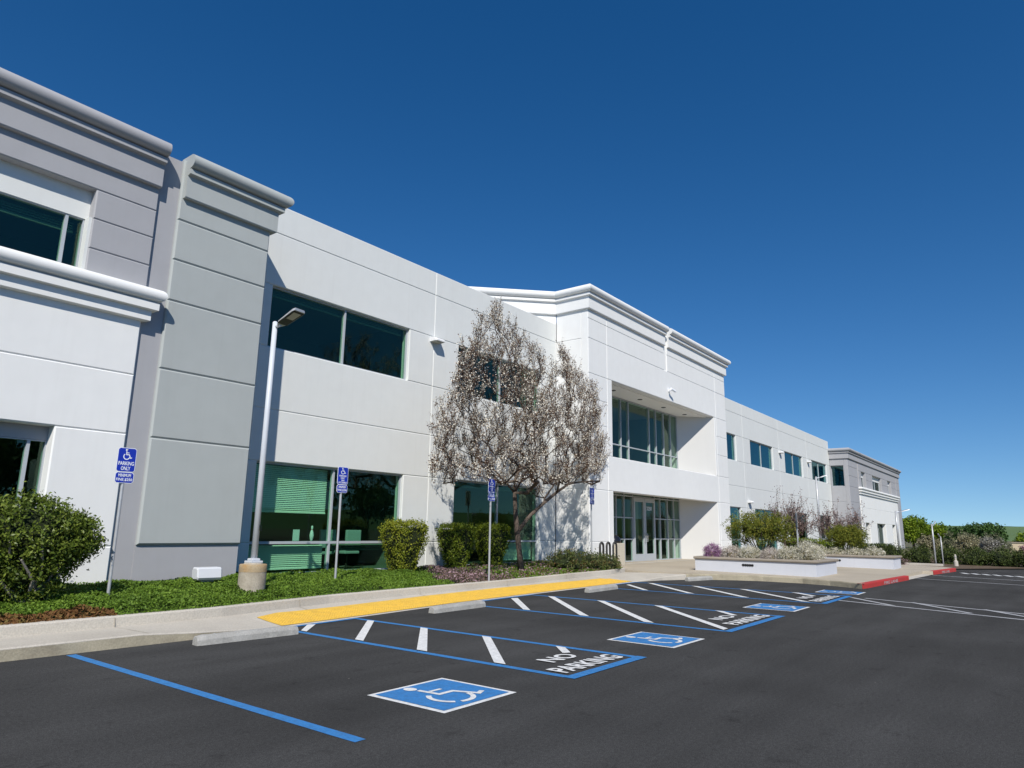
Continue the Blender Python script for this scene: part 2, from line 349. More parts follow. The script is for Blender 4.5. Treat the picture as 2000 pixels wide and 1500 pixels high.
def unit(n_):
    v = rng.normal(size=(n_, 3)); return v/np.linalg.norm(v, axis=1)[:, None]
def leaves(name, C_, size, m, parent=None, nrm=None, loose=.7, asp=.5, jitter=.35):
    """one mesh of small four-sided leaves at the points C_"""
    C_ = np.asarray(C_, float); n_ = len(C_)
    nn = unit(n_)
    if nrm is not None: nn = nrm*(1-loose)+nn*loose; nn /= np.linalg.norm(nn, axis=1)[:, None]+1e-9
    u = np.cross(nn, unit(n_)); u /= np.linalg.norm(u, axis=1)[:, None]+1e-9
    v = np.cross(nn, u); s = size*(1+jitter*rng.uniform(-1, 1, n_))[:, None]
    V = np.empty((n_, 4, 3)); V[:, 0] = C_-u*s; V[:, 1] = C_-v*s*asp+nn*s*.12; V[:, 2] = C_+u*s; V[:, 3] = C_+v*s*asp+nn*s*.12
    return quads(name, V.reshape(-1, 3), m, parent)
def quads(name, V, m, parent=None):
    n_ = len(V)//4; me = bpy.data.meshes.new(name)
    me.vertices.add(n_*4); me.vertices.foreach_set('co', V.ravel())
    me.loops.add(n_*4); me.loops.foreach_set('vertex_index', np.arange(n_*4, dtype=np.int32))
    me.polygons.add(n_); me.polygons.foreach_set('loop_start', np.arange(0, n_*4, 4, dtype=np.int32))
    me.update(); return link(name, me, m, parent)
def blob(bm, c, r, sub=2, amp=.12):
    g = bmesh.ops.create_icosphere(bm, subdivisions=sub, radius=1)
    for v in g['verts']:
        k = 1+amp*random.uniform(-1, 1); v.co = Vector((c[0]+v.co.x*r[0]*k, c[1]+v.co.y*r[1]*k, c[2]+v.co.z*r[2]*k))

# ---------------------------------------------------------------- terrain
def sheet(name, x0, x1, y0, y1, z, m, parent=None):
    bm = B(); flat(bm, [(x0, y0), (x1, y0), (x1, y1), (x0, y1)], z); return obj(name, bm, m, parent)
struct(sheet('ground', -3500, 3500, -3500, 3500, -.06, M['ground']))
lot = struct(sheet('parking_lot', -70, 46, -60, 16, 0, M['asphalt']))
def ring(name, r0, r1, hfun, m, n=120, k=10):
    bm = B(); rows = []
    for j in range(k+1):
        t = j/k; r = r0+(r1-r0)*t
        rows.append([bm.verts.new((r*math.cos(2*math.pi*i/n), r*math.sin(2*math.pi*i/n), -.5+hfun(2*math.pi*i/n)*math.sin(math.pi/2*t)**1.5)) for i in range(n)])
    for a, b_ in zip(rows, rows[1:]):
        for i in range(n): bm.faces.new((a[i], a[(i+1) % n], b_[(i+1) % n], b_[i]))
    return struct(obj(name, bm, m, None, True))
ring('hills', 330, 700, lambda t: 7.2+1.6*math.sin(3*t+1)+1.2*math.sin(7*t)+14*max(0, math.cos(t+R(70)))**2, M['hill'])
ring('far_hills', 1500, 2100, lambda t: 19+9*math.sin(5*t+2.5)+6*math.sin(13*t)+3*math.sin(31*t), M['ridge'])

# ---------------------------------------------------------------- pavements
KX = [-20, 3, 6.3, 9, 11, 15, 19, 21.5, 23.2]; KY = [10.55, 10.85, 10.9, 11.35, 11.45, 11.6, 12.0, 12.1, 12.45]
FX = [-20, 3.1, 5.5, 7, 8, 11.5, 14, 17.6, 20.5, 22, 23.1]; FY = [9.95, 9.82, 9.78, 9.95, 10.0, 10.35, 10.5, 10.65, 10.75, 10.45, 9.95]
HX = [-20, 4.7, 6.9, 20.6, 23.1]; HY = [.15, .15, .012, .012, .19]
def KF(x): return float(np.interp(x, KX, KY))
def FF(x): return float(np.interp(x, FX, FY))
def HF(x): return float(np.interp(x, HX, HY))
WX = [8.4, 10.5]; WZ = [.44, .35]
def lawnz(x, y): return .26+(float(np.interp(x, WX, WZ))-.26)*min(1, max(0, (y-KF(x)-.15)/1.6))
def PZ(y): return .15+.0075*max(0, y-4.6)
side = B(); kb = B(); prev = None; prevk = None
xs = sorted(set(list(np.arange(-20, 23.1, .5))+[4.7, 6.9, 20.6, 23.1]))
for x in xs:
    y0, y1, h = FF(x), KF(x), HF(x)
    ra = [(x, y0, -.1), (x, y0, h-.015), (x, y0+.02, h), (x, y0+(y1-y0)*.5, h*.6+.05), (x, y1+.05, .125)]
    rk = [(x, y1, .09), (x, y1+.01, .255), (x, y1+.035, .275), (x, y1+.15, .275), (x, y1+.16, .15)]
    ra = [side.verts.new(p) for p in ra]; rk = [kb.verts.new(p) for p in rk]
    if prev:
        for a, b_, bm_ in ((prev, ra, side), (prevk, rk, kb)):
            for i in range(4): bm_.faces.new((a[i], b_[i], b_[i+1], a[i+1]))
    prev, prevk = ra, rk
kb.faces.new(prevk)
walk = struct(obj('sidewalk', side, M['conc']))
obj('kerb', kb, M['conc'], walk)
# front face of the kerb, weathered
bm = B(); pv = None
for x in [q for q in xs if q <= 6.5]:
    r_ = [bm.verts.new((x, FF(x)-.004, -.05)), bm.verts.new((x, FF(x)-.004, max(.0, HF(x)-.02)))]
    if pv: bm.faces.new((pv[0], r_[0], r_[1], pv[1]))
    pv = r_
obj('kerb_face', bm, M['kerbc'], walk)
# joints across the pavement
bm = B()
for x in (-8, -4.5, -1, 2.0, 4.8, 8.2, 11.6, 15, 18.4):
    y0, y1, h = FF(x)+.03, KF(x)-.02, HF(x)
    ym = y0+(y1-y0)*.5
    for a, b_, za, zb_ in ((y0, ym, h, h*.6+.05), (ym, y1, h*.6+.05, .125)):
        v = [bm.verts.new(p) for p in ((x, a, za+.003), (x+.012, a, za+.003), (x+.012, b_, zb_+.003), (x, b_, zb_+.003))]; bm.faces.new(v)
    y1 += .02
    v = [bm.verts.new(p) for p in ((x, y1-.022, .13), (x+.012, y1-.022, .13), (x+.012, y1+.003, .258), (x, y1+.003, .258))]; bm.faces.new(v)
obj('expansion_joint', bm, M['cylc'], walk)
# plaza in front of the entrance and beyond
plz = [(22.95, 10.02), (23.55, 9.55), (24.1, 8.7), (24.4, 7.9), (24.42, 6.6), (24.15, 5.7), (23.75, 5.0), (23.5, 4.66), (24.0, 4.6), (29.6, 4.28), (30.6, 4.55), (34.2, 4.4), (34.4, 4.05), (38.6, 3.62), (39.6, 4.2), (40.1, 5.4), (40.3, 16.2), (22.6, 16.2), (22.9, 13.9), (23.25, 13.85), (23.15, 12.35)]
bm = B(); top = flat(bm, plz, .15)
r_ = bmesh.ops.extrude_face_region(bm, geom=[top])
for v in r_['geom']:
    if isinstance(v, bmesh.types.BMVert): v.co.z = -.1
for v in bm.verts:
    if v.co.z > 0: v.co.z = PZ(v.co.y)
plaza = struct(obj('plaza', bm, M['conc2']))
# curb facing of the plaza
def kerbface(name, pts, m, z1=.002, th=.012, topw=.14, parent=None):
    bm = B()
    for (a, b_) in zip(pts, pts[1:]):
        a, b_ = Vector(a), Vector(b_); d = (b_-a).normalized(); n = Vector((d.y, -d.x))
        o1, o2 = a+n*th, b_+n*th; i1, i2 = a-n*topw, b_-n*topw
        v = [bm.verts.new(p) for p in ((o1.x, o1.y, -.02), (o2.x, o2.y, -.02), (o2.x, o2.y, PZ(b_.y)-.02), (o1.x, o1.y, PZ(a.y)-.02), (a.x+n.x*th*.2, a.y+n.y*th*.2, PZ(a.y)+.005), (b_.x+n.x*th*.2, b_.y+n.y*th*.2, PZ(b_.y)+.005), (i2.x, i2.y, PZ(i2.y)+.005), (i1.x, i1.y, PZ(i1.y)+.005))]
        bm.faces.new((v[0], v[1], v[2], v[3])); bm.faces.new((v[3], v[2], v[5], v[4])); bm.faces.new((v[4], v[5], v[6], v[7]))
    bmesh.ops.remove_doubles(bm, verts=bm.verts, dist=.003)
    return obj(name, bm, m, parent)
kerbface('kerb', plz[0:8], M['kerbc'], parent=plaza)
rk1 = kerbface('red_kerb', plz[7:10], M['red'], parent=plaza); rk2 = kerbface('red_kerb', plz[12:14], M['red'], parent=plaza)
def kerbtext(a, b_, s, w_, t0, par):
    a, b_ = Vector(a), Vector(b_); d = (b_-a).normalized(); n = Vector((d.y, -d.x))
    T = lambda u, v: (a.x+d.x*(t0+u)+n.x*.016, a.y+d.y*(t0+u)+n.y*.016, .015+v)
    text_mesh('kerb_lettering', s, T, w_, .095, M['wpaint2'], par, .01)
kerbtext(plz[8], plz[9], 'FIRE LANE', 1.9, 2.0, rk1); kerbtext(plz[12], plz[13], 'FIRE LANE', 1.4, 1.5, rk2)
bm = B(); v = [bm.verts.new(p) for p in ((29.75, 4.30, .003), (34.2, 4.10, .003), (34.1, 5.6, .156), (30.9, 5.7, .156))]; bm.faces.new(v)
obj('kerb_ramp', bm, M['conc'], plaza)
sh = B(); flat(sh, [(30.9, 4.55), (31.9, 4.52), (31.9, 4.95), (30.95, 4.98)], 0)
for v in sh.verts: v.co.z = .01+(v.co.y-4.2)*.115
obj('yellow_mark', sh, mat('faded_yellow', (.62, .50, .20), .8, [(5, .2, 4)]), plaza)
bm = B()
for x in (27.5, 31.0, 34.5, 38.0): flat(bm, [(x, 5.6), (x+.02, 5.6), (x+.02, 13.7), (x, 13.7)], 0)
for y in (7.8, 10.8): flat(bm, [(24.6, y), (40, y), (40, y+.02), (24.6, y+.02)], .003)
for v in bm.verts: v.co.z += PZ(v.co.y)+.004
obj('expansion_joint', bm, M['cylc'], plaza)
bm = B(); flat(bm, [(27.0, 14.3), (34.2, 14.3), (34.2, 15.28), (27.0, 15.28)], .226); obj('threshold_slab', bm, M['conc'], plaza)
# far edge kerb and verge of the lot
struct(obj('verge', (lambda b_: (flat(b_, [(40.35, 3.9), (46, 0), (46, -60), (60, -60), (60, 13.7), (40.35, 13.7)], .05), b_)[1])(B()), M['soil']))
bm = B(); box(bm, 43.2, 43.45, 4.6, 8.5, -.02, .16, .02); box(bm, 42.0, 43.2, 8.0, 8.2, -.02, .14, .02); struct(obj('far_kerb', bm, M['conc']))

# yellow tactile strip
bm = B(); pv = None
sx = [7.0, 7.5]+list(np.arange(8, 20.3, .5))+[20.5]
def ylo(x): return FF(x)+.04
def yup(x): return min(ylo(x)+.88, 9.95+(x-6.75)*3) if x < 8 else ylo(x)+.88
def zw(x, y):
    y0, y1, h = FF(x), KF(x), HF(x); t = (y-y0)/(y1-y0)
    return h+(h*.6+.05-h)*min(1, t/.5) if t < .5 else (h*.6+.05)+(.125-(h*.6+.05))*(t-.5)/.5
for x in sx:
    a, b_ = ylo(x), yup(x) if x < 20.4 else ylo(x)+.2
    mid = FF(x)+(KF(x)-FF(x))*.5
    r_ = [bm.verts.new((x, a, zw(x, a)+.006)), bm.verts.new((x, min(b_, mid), zw(x, min(b_, mid))+.006)), bm.verts.new((x, b_, zw(x, b_)+.006))]
    if pv:
        bm.faces.new((pv[0], r_[0], r_[1], pv[1]))
        if (r_[2].co-r_[1].co).length > 1e-4 or (pv[2].co-pv[1].co).length > 1e-4: bm.faces.new((pv[1], r_[1], r_[2], pv[2]))
    pv = r_
tact = obj('tactile_strip', bm, M['yellow'], walk)
V = []
for x in np.arange(7.1, 20.4, .062):
    a = ylo(x)+.04; n_ = int((yup(x)-.06-a)/.062)
    for j in range(n_):
        y = a+j*.062+.0; z = zw(x, y)+.0062; s = .017; h = .007
        V += [(x-s, y-s, z), (x+s, y-s, z), (x+s*.5, y-s*.5, z+h), (x-s*.5, y-s*.5, z+h)]
        V += [(x-s*.5, y-s*.5, z+h), (x+s*.5, y-s*.5, z+h), (x+s*.5, y+s*.5, z+h), (x-s*.5, y+s*.5, z+h)]
        V += [(x-s, y-s, z), (x-s*.5, y-s*.5, z+h), (x-s*.5, y+s*.5, z+h), (x-s, y+s, z)]
        V += [(x+s*.5, y-s*.5, z+h), (x+s, y-s, z), (x+s, y+s, z), (x+s*.5, y+s*.5, z+h)]
quads('truncated_domes', np.array(V), M['yellow'], tact)['kind'] = 'stuff'

# ---------------------------------------------------------------- painted markings (parts of the lot)
def line(name, a, b_, w_, m, z=.004):
    bm = B(); a, b_ = Vector(a), Vector(b_); d = (b_-a).normalized(); n = Vector((-d.y, d.x))*w_/2
    N = max(1, int((b_-a).length/.25)); L = []
    for i in range(N+1):
        p = a+(b_-a)*i/N; j = 1+random.uniform(-.035, .035)
        L.append((bm.verts.new((p.x+n.x*j, p.y+n.y*j, z)), bm.verts.new((p.x-n.x*j, p.y-n.y*j, z))))
    for p, q in zip(L, L[1:]): bm.faces.new((p[0], p[1], q[1], q[0]))
    return obj(name, bm, m, lot)
def poly(name, pts, m, z): bm = B(); flat(bm, pts, z); return obj(name, bm, m, lot)
line('blue_line', (3.83, 9.72), (3.83, 4.35), .11, M['blue'])
AI = [(6.86, 8.50, 9.05), (11.66, 14.50, 9.45), (17.83, 20.46, 9.75)]
for i, (a, b_, yt) in enumerate(AI):
    line('blue_line', (a, FF(a)-.22 if i else 9.78), (a, 4.35), .11, M['blue'])
    line('blue_line', (b_, FF(b_)-.12), (b_, 4.35), .11, M['blue'])
    line('blue_line', (a-.055, 4.38), (b_+.055, 4.38), .14, M['blue'], .008)
    line('blue_line', (a, FF(a)-.10), (b_+.05, FF(b_)-.10), .09, M['blue'], .008)
def stripe(pts): poly('white_stripe', pts, M['wpaint'], .012)
for q in ([(6.93, 9.38), (6.93, 9.24), (7.52, 9.80), (7.40, 9.86)],
          [(6.93, 8.11), (6.93, 7.93), (8.47, 9.44), (8.44, 9.58)],
          [(6.93, 6.86), (6.93, 6.67), (8.45, 8.14), (8.45, 8.30)],
          [(6.93, 5.54), (6.93, 5.36), (8.45, 6.83), (8.45, 7.00)],
          [(8.45, 5.66), (8.45, 5.50), (8.15, 5.22), (8.05, 5.28)]): stripe(q)
for q in ([(13.35, 10.20), (13.53, 10.14), (11.72, 8.46), (11.72, 8.64)],
          [(14.44, 9.90), (14.44, 9.70), (11.72, 7.09), (11.72, 7.29)],
          [(14.44, 8.52), (14.44, 8.32), (11.72, 5.75), (11.72, 5.95)],
          [(14.44, 7.08), (14.44, 6.88), (11.95, 4.50), (11.74, 4.50)],
          [(14.44, 5.70), (14.44, 5.52), (13.95, 5.05), (13.85, 5.13)]): stripe([q[0], q[1], q[2], q[3]])
for d0 in (11.6, 10.2, 8.75, 7.3, 5.85):
    lo = d0-2.5
    if d0 > 11: stripe([(19.2, 10.30), (19.4, 10.30), (17.9, 8.92), (17.9, 9.10)])
    elif d0 > 6: stripe([(20.40, d0), (20.40, d0-.2), (17.9, lo-.1), (17.9, lo+.1)])
    else: stripe([(20.40, d0), (20.40, d0-.2), (19.75, d0-.82), (19.6, d0-.74)])
for (x0, w1, x1, w2) in ((6.98, 1.37, 7.40, .62), (12.5, 1.85, 12.95, .8), (18.15, 1.95, 18.7, .75)):
    text_mesh('pavement_lettering', 'PARKING', lambda u, v, x=x0: (x+u, 4.52+v, .014), w1, .30, M['wpaint'], lot, .03)
    text_mesh('pavement_lettering', 'NO', lambda u, v, x=x1: (x+u, 4.98+v, .014), w2, .28, M['wpaint'], lot, .03)
for (cx, cy, s, t) in ((5.36, 4.92, 1.06, 1.02), (10.05, 4.90, 1.12, 1.08), (16.15, 4.96, 1.22, 1.1), (21.65, 4.86, 1.05, 1.12)):
    q = poly('access_symbol', [(cx-s/2, cy-t/2), (cx+s/2, cy-t/2), (cx+s/2, cy+t/2), (cx-s/2, cy+t/2)], M['wpaint'], .004)
    e = .055
    bm = B(); flat(bm, [(cx-s/2+e, cy-t/2+e), (cx+s/2-e, cy-t/2+e), (cx+s/2-e, cy+t/2-e), (cx-s/2+e, cy+t/2-e)], .008); obj('blue_field', bm, M['blue'], q)
    bm = B(); wheelchair(bm, lambda u, v: (cx-s*.42+u*s*.80, cy-t*.43+v*t*.86, .012), .062, True); obj('pictogram', bm, M['wpaint'], q)
# crossing markings on the right
W2 = M['wpaint2']
line('worn_line', (19.01, 4.36), (16.6, -1.6), .12, W2); line('worn_line', (20.16, 3.95), (17.85, -1.6), .12, W2, .005)
for a, b_ in (((20.05, 4.25), (18.52, 3.05)), ((19.78, 2.85), (18.0, 1.5)), ((19.16, 1.35), (17.5, 0.1)), ((18.6, .0), (17, -1.3))): line('worn_line', a, b_, .12, W2, .009)
line('worn_line', (30.85, 4.18), (28.4, -3.5), .12, W2); line('worn_line', (33.9, 4.0), (31.2, -3.5), .12, W2)
for k in range(9):
    y = 3.2-k*.40; x = 37.3-k*.19
    poly('dash_mark', [(x+.15, y), (x-.65, y-.30), (x-.72, y-.12), (x+.05, y+.17)], M['wpaint'], .004)
poly('worn_line', [(39.3, 3.5), (39.2, 3.35), (38.6, 2.2), (38.7, 2.3)], W2, .004)
# ---------------------------------------------------------------- wheel stops
def stopmesh(L):
    bm = B(); P = [(-.085, 0), (.085, 0), (.078, .075), (.05, .125), (-.05, .125), (-.078, .075)]; N = 14; rows = []
    for i in range(N+1):
        x = -L/2+L*i/N; k = .86 if i in (0, N) else 1
        rows.append([bm.verts.new((x, y*k+random.uniform(-.003, .003), z*(k if z else 1)+(random.uniform(-.004, .004) if z else 0))) for y, z in P])
    for a, b_ in zip(rows, rows[1:]):
        for j in range(6): bm.faces.new((a[j], a[(j+1) % 6], b_[(j+1) % 6], b_[j]))
    bm.faces.new(rows[0]); bm.faces.new(rows[-1]); return bm
SL = ['long pale concrete wheel stop nearest the camera, by the first blue aisle line', 'concrete wheel stop against the middle of the yellow strip',
      'concrete wheel stop at the far end of the yellow strip', 'low concrete wheel stop against the plaza kerb in front of the planter']
for i, (x0, x1, y0, y1) in enumerate(((5.18, 6.72, 9.30, 9.22), (10.0, 11.6, 9.55, 9.60), (16.1, 17.75, 9.80, 9.86), (22.3, 23.75, 9.72, 9.42))):
    L = math.hypot(x1-x0, y1-y0); t = thing('wheel_stop', SL[i], 'wheel stop', ((x0+x1)/2, (y0+y1)/2, .002), math.atan2(y1-y0, x1-x0), 'concrete wheel stops at the stalls')
    obj('concrete_bar', stopmesh(L), M['stop'], t)
    for s in (-1, 1):
        bm = B(); lathe(bm, [(.014, .120), (.014, .131), (0, .133)], 8, (s*L*.33, 0)); obj('anchor_pin', bm, M['galv'], t)

# ---------------------------------------------------------------- the building
BU = 1.068                                 # one facade drawing unit in metres
BO = Vector((7.95, 12.92, 0))              # drawing origin of the building: foot of the grey pillar
BL = thing('office_building', 'long two-storey white and grey concrete office building with green glass windows', 'building', (BO.x*BU, BO.y*BU, -.109))
BL.scale = (BU, BU, BU)
def WB(x, y, z): return (x*BU, y*BU, z*BU-.109)      # facade drawing -> site
YM, YE, YG = 14.36, 12.92, 14.36
G = [9.45, 8.70, 7.35, 5.80, 4.30, 3.06, 1.20, .0]          # groove heights of the wings
def cuts(iv, x0, x1):
    out = []; a = x0
    for p, q in sorted(iv):
        if q <= x0 or p >= x1: continue
        if p > a: out.append((a, p))
        a = max(a, q)
    if a < x1: out.append((a, x1))
    return out
def wing(name, Y, x0, x1, joints, upw, low, m, levels=G, T=None):
    bm = B(); T = T or TY(Y)
    for zt, zb_ in zip(levels, levels[1:]):
        iv = []
        if abs(zt-7.35) < .01 and upw: iv = upw
        if zt <= 3.07 and low: iv = low
        for a, b_ in cuts(iv, x0, x1):
            js = [a]+[j for j in joints if a < j < b_]+[b_]
            for p, q in zip(js, js[1:]):
                if iv is low and zb_ < 1 and low: panel(bm, T, p, q, zb_, zt)
                else: panel(bm, T, p, q, zb_, zt)
    if low:      # plinth under the low windows
        for a, b_ in low:
            if b_ > x0 and a < x1: box(bm, max(a, x0), min(b_, x1), Y+.02, Y+.3, .1, .47)
    return obj(name, bm, m, BL)
def window(x0, x1, z0, z1, Y, mull=(), trans=(), blind=(), glass='glass', rec=.14, T=None, fw=.038):
    bm = B(); T = T or TY(Y)
    def bar(a0, a1, c0, c1, d0=rec-.05, d1=rec+.06):
        p, q = T(a0, c0, d0), T(a1, c1, d1)
        box(bm, min(p[0], q[0]), max(p[0], q[0]), min(p[1], q[1]), max(p[1], q[1]), c0, c1)
    bar(x0+.002, x1-.002, z0+.002, z0+fw); bar(x0+.002, x1-.002, z1-fw, z1-.002)
    bar(x0+.002, x0+fw, z0+fw, z1-fw); bar(x1-fw, x1-.002, z0+fw, z1-fw)
    ms = [x0+fw]+sorted(mull)+[x1-fw]
    for mu in mull: bar(mu-.024, mu+.024, z0+fw, z1-fw)
    zs = [z0+fw]+sorted(trans)+[z1-fw]
    for t in trans:
        for a, b_ in zip(ms, ms[1:]):
            bar(a+(.024 if a != ms[0] else 0), b_-(.024 if b_ != ms[-1] else 0), t-.03, t+.03)
    wd = obj('window', bm, M['frame'], BL)
    bm = B()
    for a, b_ in zip(ms, ms[1:]):
        for c, d in zip(zs, zs[1:]):
            p, q = T(a, c, rec), T(b_, d, rec+.008); j = random.uniform(-.0015, .0015)
            x_ = sorted((p[0], q[0])); y_ = sorted((p[1], q[1])); n0 = len(bm.verts)
            box(bm, x_[0], x_[1], y_[0], y_[1], c, d)
            bm.verts.ensure_lookup_table()
            sl = random.uniform(-.004, .004)
            for v in list(bm.verts)[n0:]: v.co.y += sl*((v.co.x-x_[0])/max(.01, x_[1]-x_[0])-.5)*(1 if T is not None else 0)
    obj('pane', bm, M[glass], wd)
    for (a, b_, c, d) in blind:
        bm = B(); z = c
        while z < d:
            v = [bm.verts.new(p) for p in (T(a, z, rec+.13), T(b_, z, rec+.13), T(b_, z+.042, rec+.165), T(a, z+.042, rec+.165))]; bm.faces.new(v); z += .045
        bb = T(a, c-.03, rec+.12); cc = T(b_, c, rec+.17)
        box(bm, min(bb[0], cc[0]), max(bb[0], cc[0]), min(bb[1], cc[1]), max(bb[1], cc[1]), c-.03, c-.002)
        obj('blind', bm, M['blind' if d-c > .3 else 'valance'], wd)
    return wd
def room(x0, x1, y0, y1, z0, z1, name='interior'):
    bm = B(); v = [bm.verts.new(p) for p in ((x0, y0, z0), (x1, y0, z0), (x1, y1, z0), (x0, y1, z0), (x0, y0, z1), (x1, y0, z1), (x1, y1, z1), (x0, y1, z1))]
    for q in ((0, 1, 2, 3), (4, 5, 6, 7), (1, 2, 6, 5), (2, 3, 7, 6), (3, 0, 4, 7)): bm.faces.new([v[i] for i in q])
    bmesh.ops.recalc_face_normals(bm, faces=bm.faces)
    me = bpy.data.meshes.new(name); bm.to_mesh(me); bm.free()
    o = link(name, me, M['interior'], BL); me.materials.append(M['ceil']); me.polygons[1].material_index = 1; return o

def cornice_profile(t):
    P = [(-.2, t), (.17, t)]
    for k in range(1, 15): a = R(90-180*k/14); P.append((.17+.15*math.cos(a), t-.145+.145*math.sin(a)))
    P += [(.12, t-.30), (.19, t-.31), (.19, t-.41), (.10, t-.44), (.10, t-.88), (.085, t-.90), (-.2, t-.90)]
    return P
def string_profile(t):
    P = [(-.1, t), (.17, t)]
    for k in range(1, 13): a = R(90-180*k/12); P.append((.17+.12*math.cos(a), t-.12+.12*math.sin(a)))
    P += [(.15, t-.25), (.20, t-.27), (.20, t-.40), (.11, t-.42), (.11, t-.60), (.04, t-.62), (-.1, t-.62)]
    return P
# middle wing
XJ = 21.44
UP1 = [(9.05, 13.67), (15.85, 20.40)]; LO1 = [(9.05, 13.68), (15.85, 20.38)]
wing('wall', YM, 7.96, XJ-.02, [14.70], UP1, LO1, M['wall'])
for (a, b_), mu in zip(UP1, (11.35, 18.1)):
    window(a, b_, 5.80, 7.35, YM, (mu,), (), [(a+.1, b_-.1, 7.18, 7.32)])
window(9.05, 13.68, .47, 3.06, YM, (11.33,), (1.20,), [(9.15, 11.27, 1.93, 2.98), (9.15, 11.27, .60, 1.10), (11.4, 13.6, 1.02, 1.12)])
window(15.85, 20.38, .47, 3.06, YM, (18.1,), (1.20,), [(18.2, 20.25, .60, 1.12), (15.95, 20.25, 2.9, 2.98)])
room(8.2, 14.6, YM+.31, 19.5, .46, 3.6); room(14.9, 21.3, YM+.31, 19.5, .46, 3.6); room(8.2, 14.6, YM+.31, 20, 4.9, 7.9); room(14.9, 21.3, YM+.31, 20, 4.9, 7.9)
# left pavilion: pillar, strip, panelled front
GP = [8.75, 8.0, 7.47, 6.62, 5.81, 4.30, 3.10, 1.20, .0]
bm = B()
for zt, zb_ in zip([8.75, 7.47, 6.64, 5.81, 4.46, 3.15], [7.47, 6.64, 5.81, 4.46, 3.15, 1.22]): panel(bm, TY(YE), 5.92, 7.95, zb_, zt, .3, .03)
obj('pillar', bm, M['pillar'], BL)
bm = B(); box(bm, 5.50, 5.92, YE+.07, YE+.4, .1, 8.72); box(bm, 5.921, 7.93, YE+.06, YE+.4, .1, 1.219); box(bm, 7.62, 7.93, YE+.303, YM+.3, .1, 8.72)
obj('recess_strip', bm, M['grey'], BL)
bm = B()
for zt, zb_, iv in ((8.75, 7.47, []), (7.47, 6.92, [(.4, 4.45)]), (6.92, 6.36, [(.4, 4.45)]), (6.36, 5.5, [(.4, 4.45)])):
    for a, b_ in cuts(iv, -16, 5.52): panel(bm, TY(YE), a, b_, zb_, zt)
obj('upper_wall', bm, M['grey'], BL)
bm = B(); box(bm, .4, 4.45, YE+.2, YE+.3, 6.93, 7.469); box(bm, 4.40, 4.449, YE+.03, YE+.34, 5.5, 6.925); obj('window_header', bm, M['wall'], BL)
window(.4, 4.398, 5.52, 6.93, YE, (2.3, 4.12), (), [(.5, 4.3, 6.70, 6.85)], rec=.27, fw=.02)
bm = B()
for zt, zb_, iv in ((5.5, 4.24, []), (4.24, 3.16, []), (3.16, 1.20, [(1.3, 4.36)]), (1.20, .0, [(1.3, 4.36)])):
    for a, b_ in cuts(iv, -16, 5.50): panel(bm, TY(YE), a, b_, zb_, zt)
obj('lower_wall', bm, M['white'], BL)
bm = B(); box(bm, 1.3, 4.36, YE+.24, YE+.3, 2.93, 3.158); obj('window_header', bm, M['grey'], BL)  # grey in the white wall: shade under the lintel put into the colour
window(1.3, 4.36, .3, 2.928, YE, (4.10, 2.7), (), (), rec=.30, fw=.02)
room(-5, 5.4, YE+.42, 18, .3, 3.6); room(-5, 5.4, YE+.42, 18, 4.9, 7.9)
bm = B(); sweep(bm, [(-16, YE), (5.51, YE)], cornice_profile(8.83)); obj('cornice', bm, M['grey'], BL)
bm = B(); sweep(bm, [(5.97, YE), (7.95, YE), (7.95, YM)], cornice_profile(8.83)); obj('cornice', bm, M['pillar'], BL)
bm = B(); sweep(bm, [(-16, YE), (5.50, YE), (5.50, YE+.06)], string_profile(5.88)); obj('string_course', bm, M['white'], BL)
# entrance block
EX0, EX1 = XJ, 35.42; OX0, OX1 = 23.2, 33.75
bm = B()
for zt, zb_ in ((10.5, 9.47), (9.47, 8.70), (8.70, 7.35)):
    js = [EX0, 22.83, 28.02, 28.30, 34.0, EX1] if zt > 8.71 else [EX0, 22.83, 34.0, EX1]
    for a, b_ in zip(js, js[1:]):
        if (a, b_) == (28.02, 28.30): box(bm, a+.001, b_-.001, YE+.04, YE+.299, zb_, zt)
        else: panel(bm, TY(YE), a, b_, zb_, zt)
for zt, zb_ in ((7.35, 6.40), (6.40, 5.45), (5.45, 4.37), (4.37, 3.06)):
    for a, b_ in ((EX0, 22.83), (34.0, EX1)): panel(bm, TY(YE), a, b_, zb_, zt)
panel(bm, TY(YE), EX0, 22.83, 1.2, 3.06); panel(bm, TY(YE), 34.0, EX1, 1.2, 3.06); panel(bm, TY(YE), EX0, 22.83, .1, 1.2); panel(bm, TY(YE), 34.0, EX1, .1, 1.2)
for zt, zb_ in ((7.35, 4.37), (3.06, .1)):
    panel(bm, TY(YE), 22.83, OX0, zb_, zt, .3); panel(bm, TY(YE), OX1, 34.0, zb_, zt, .3)
panel(bm, TY(YE), 22.83, 34.0, 3.06, 4.37)
obj('wall', bm, M['white'], BL)
bm = B()      # the side that faces the camera, and the splayed wall behind it
for zt, zb_ in zip([10.5, 8.70, 7.35, 5.80, 4.30, 3.06, 1.20], [8.70, 7.35, 5.80, 4.30, 3.06, 1.20, .0]): panel(bm, TXn(EX0), YE+.301, YM+.02 if zt < 9 else YM, zb_, zt, .3)
for zt, zb_ in zip([10.5, 8.70], [8.70, 8.0]):
    panel(bm, lambda a, z, d: (EX0-a*.7071+d*.7071, YM+a*.7071+d*.7071, z), 0, 9, zb_, zt, .2)
obj('side_wall', bm, M['white'], BL)
bm = B()
for zt, zb_ in zip([10.5, 8.70, 7.35, 5.80, 4.30, 3.06, 1.20], [8.70, 7.35, 5.80, 4.30, 3.06, 1.20, .0]): panel(bm, lambda a, z, d: (EX1-d, a, z), YE+.301, YM+.02 if zt < 9 else YM+8, zb_, zt, .3)
obj('side_wall', bm, M['white'], BL)
DS = YG-YE          # the reveals are splayed at 45 degrees
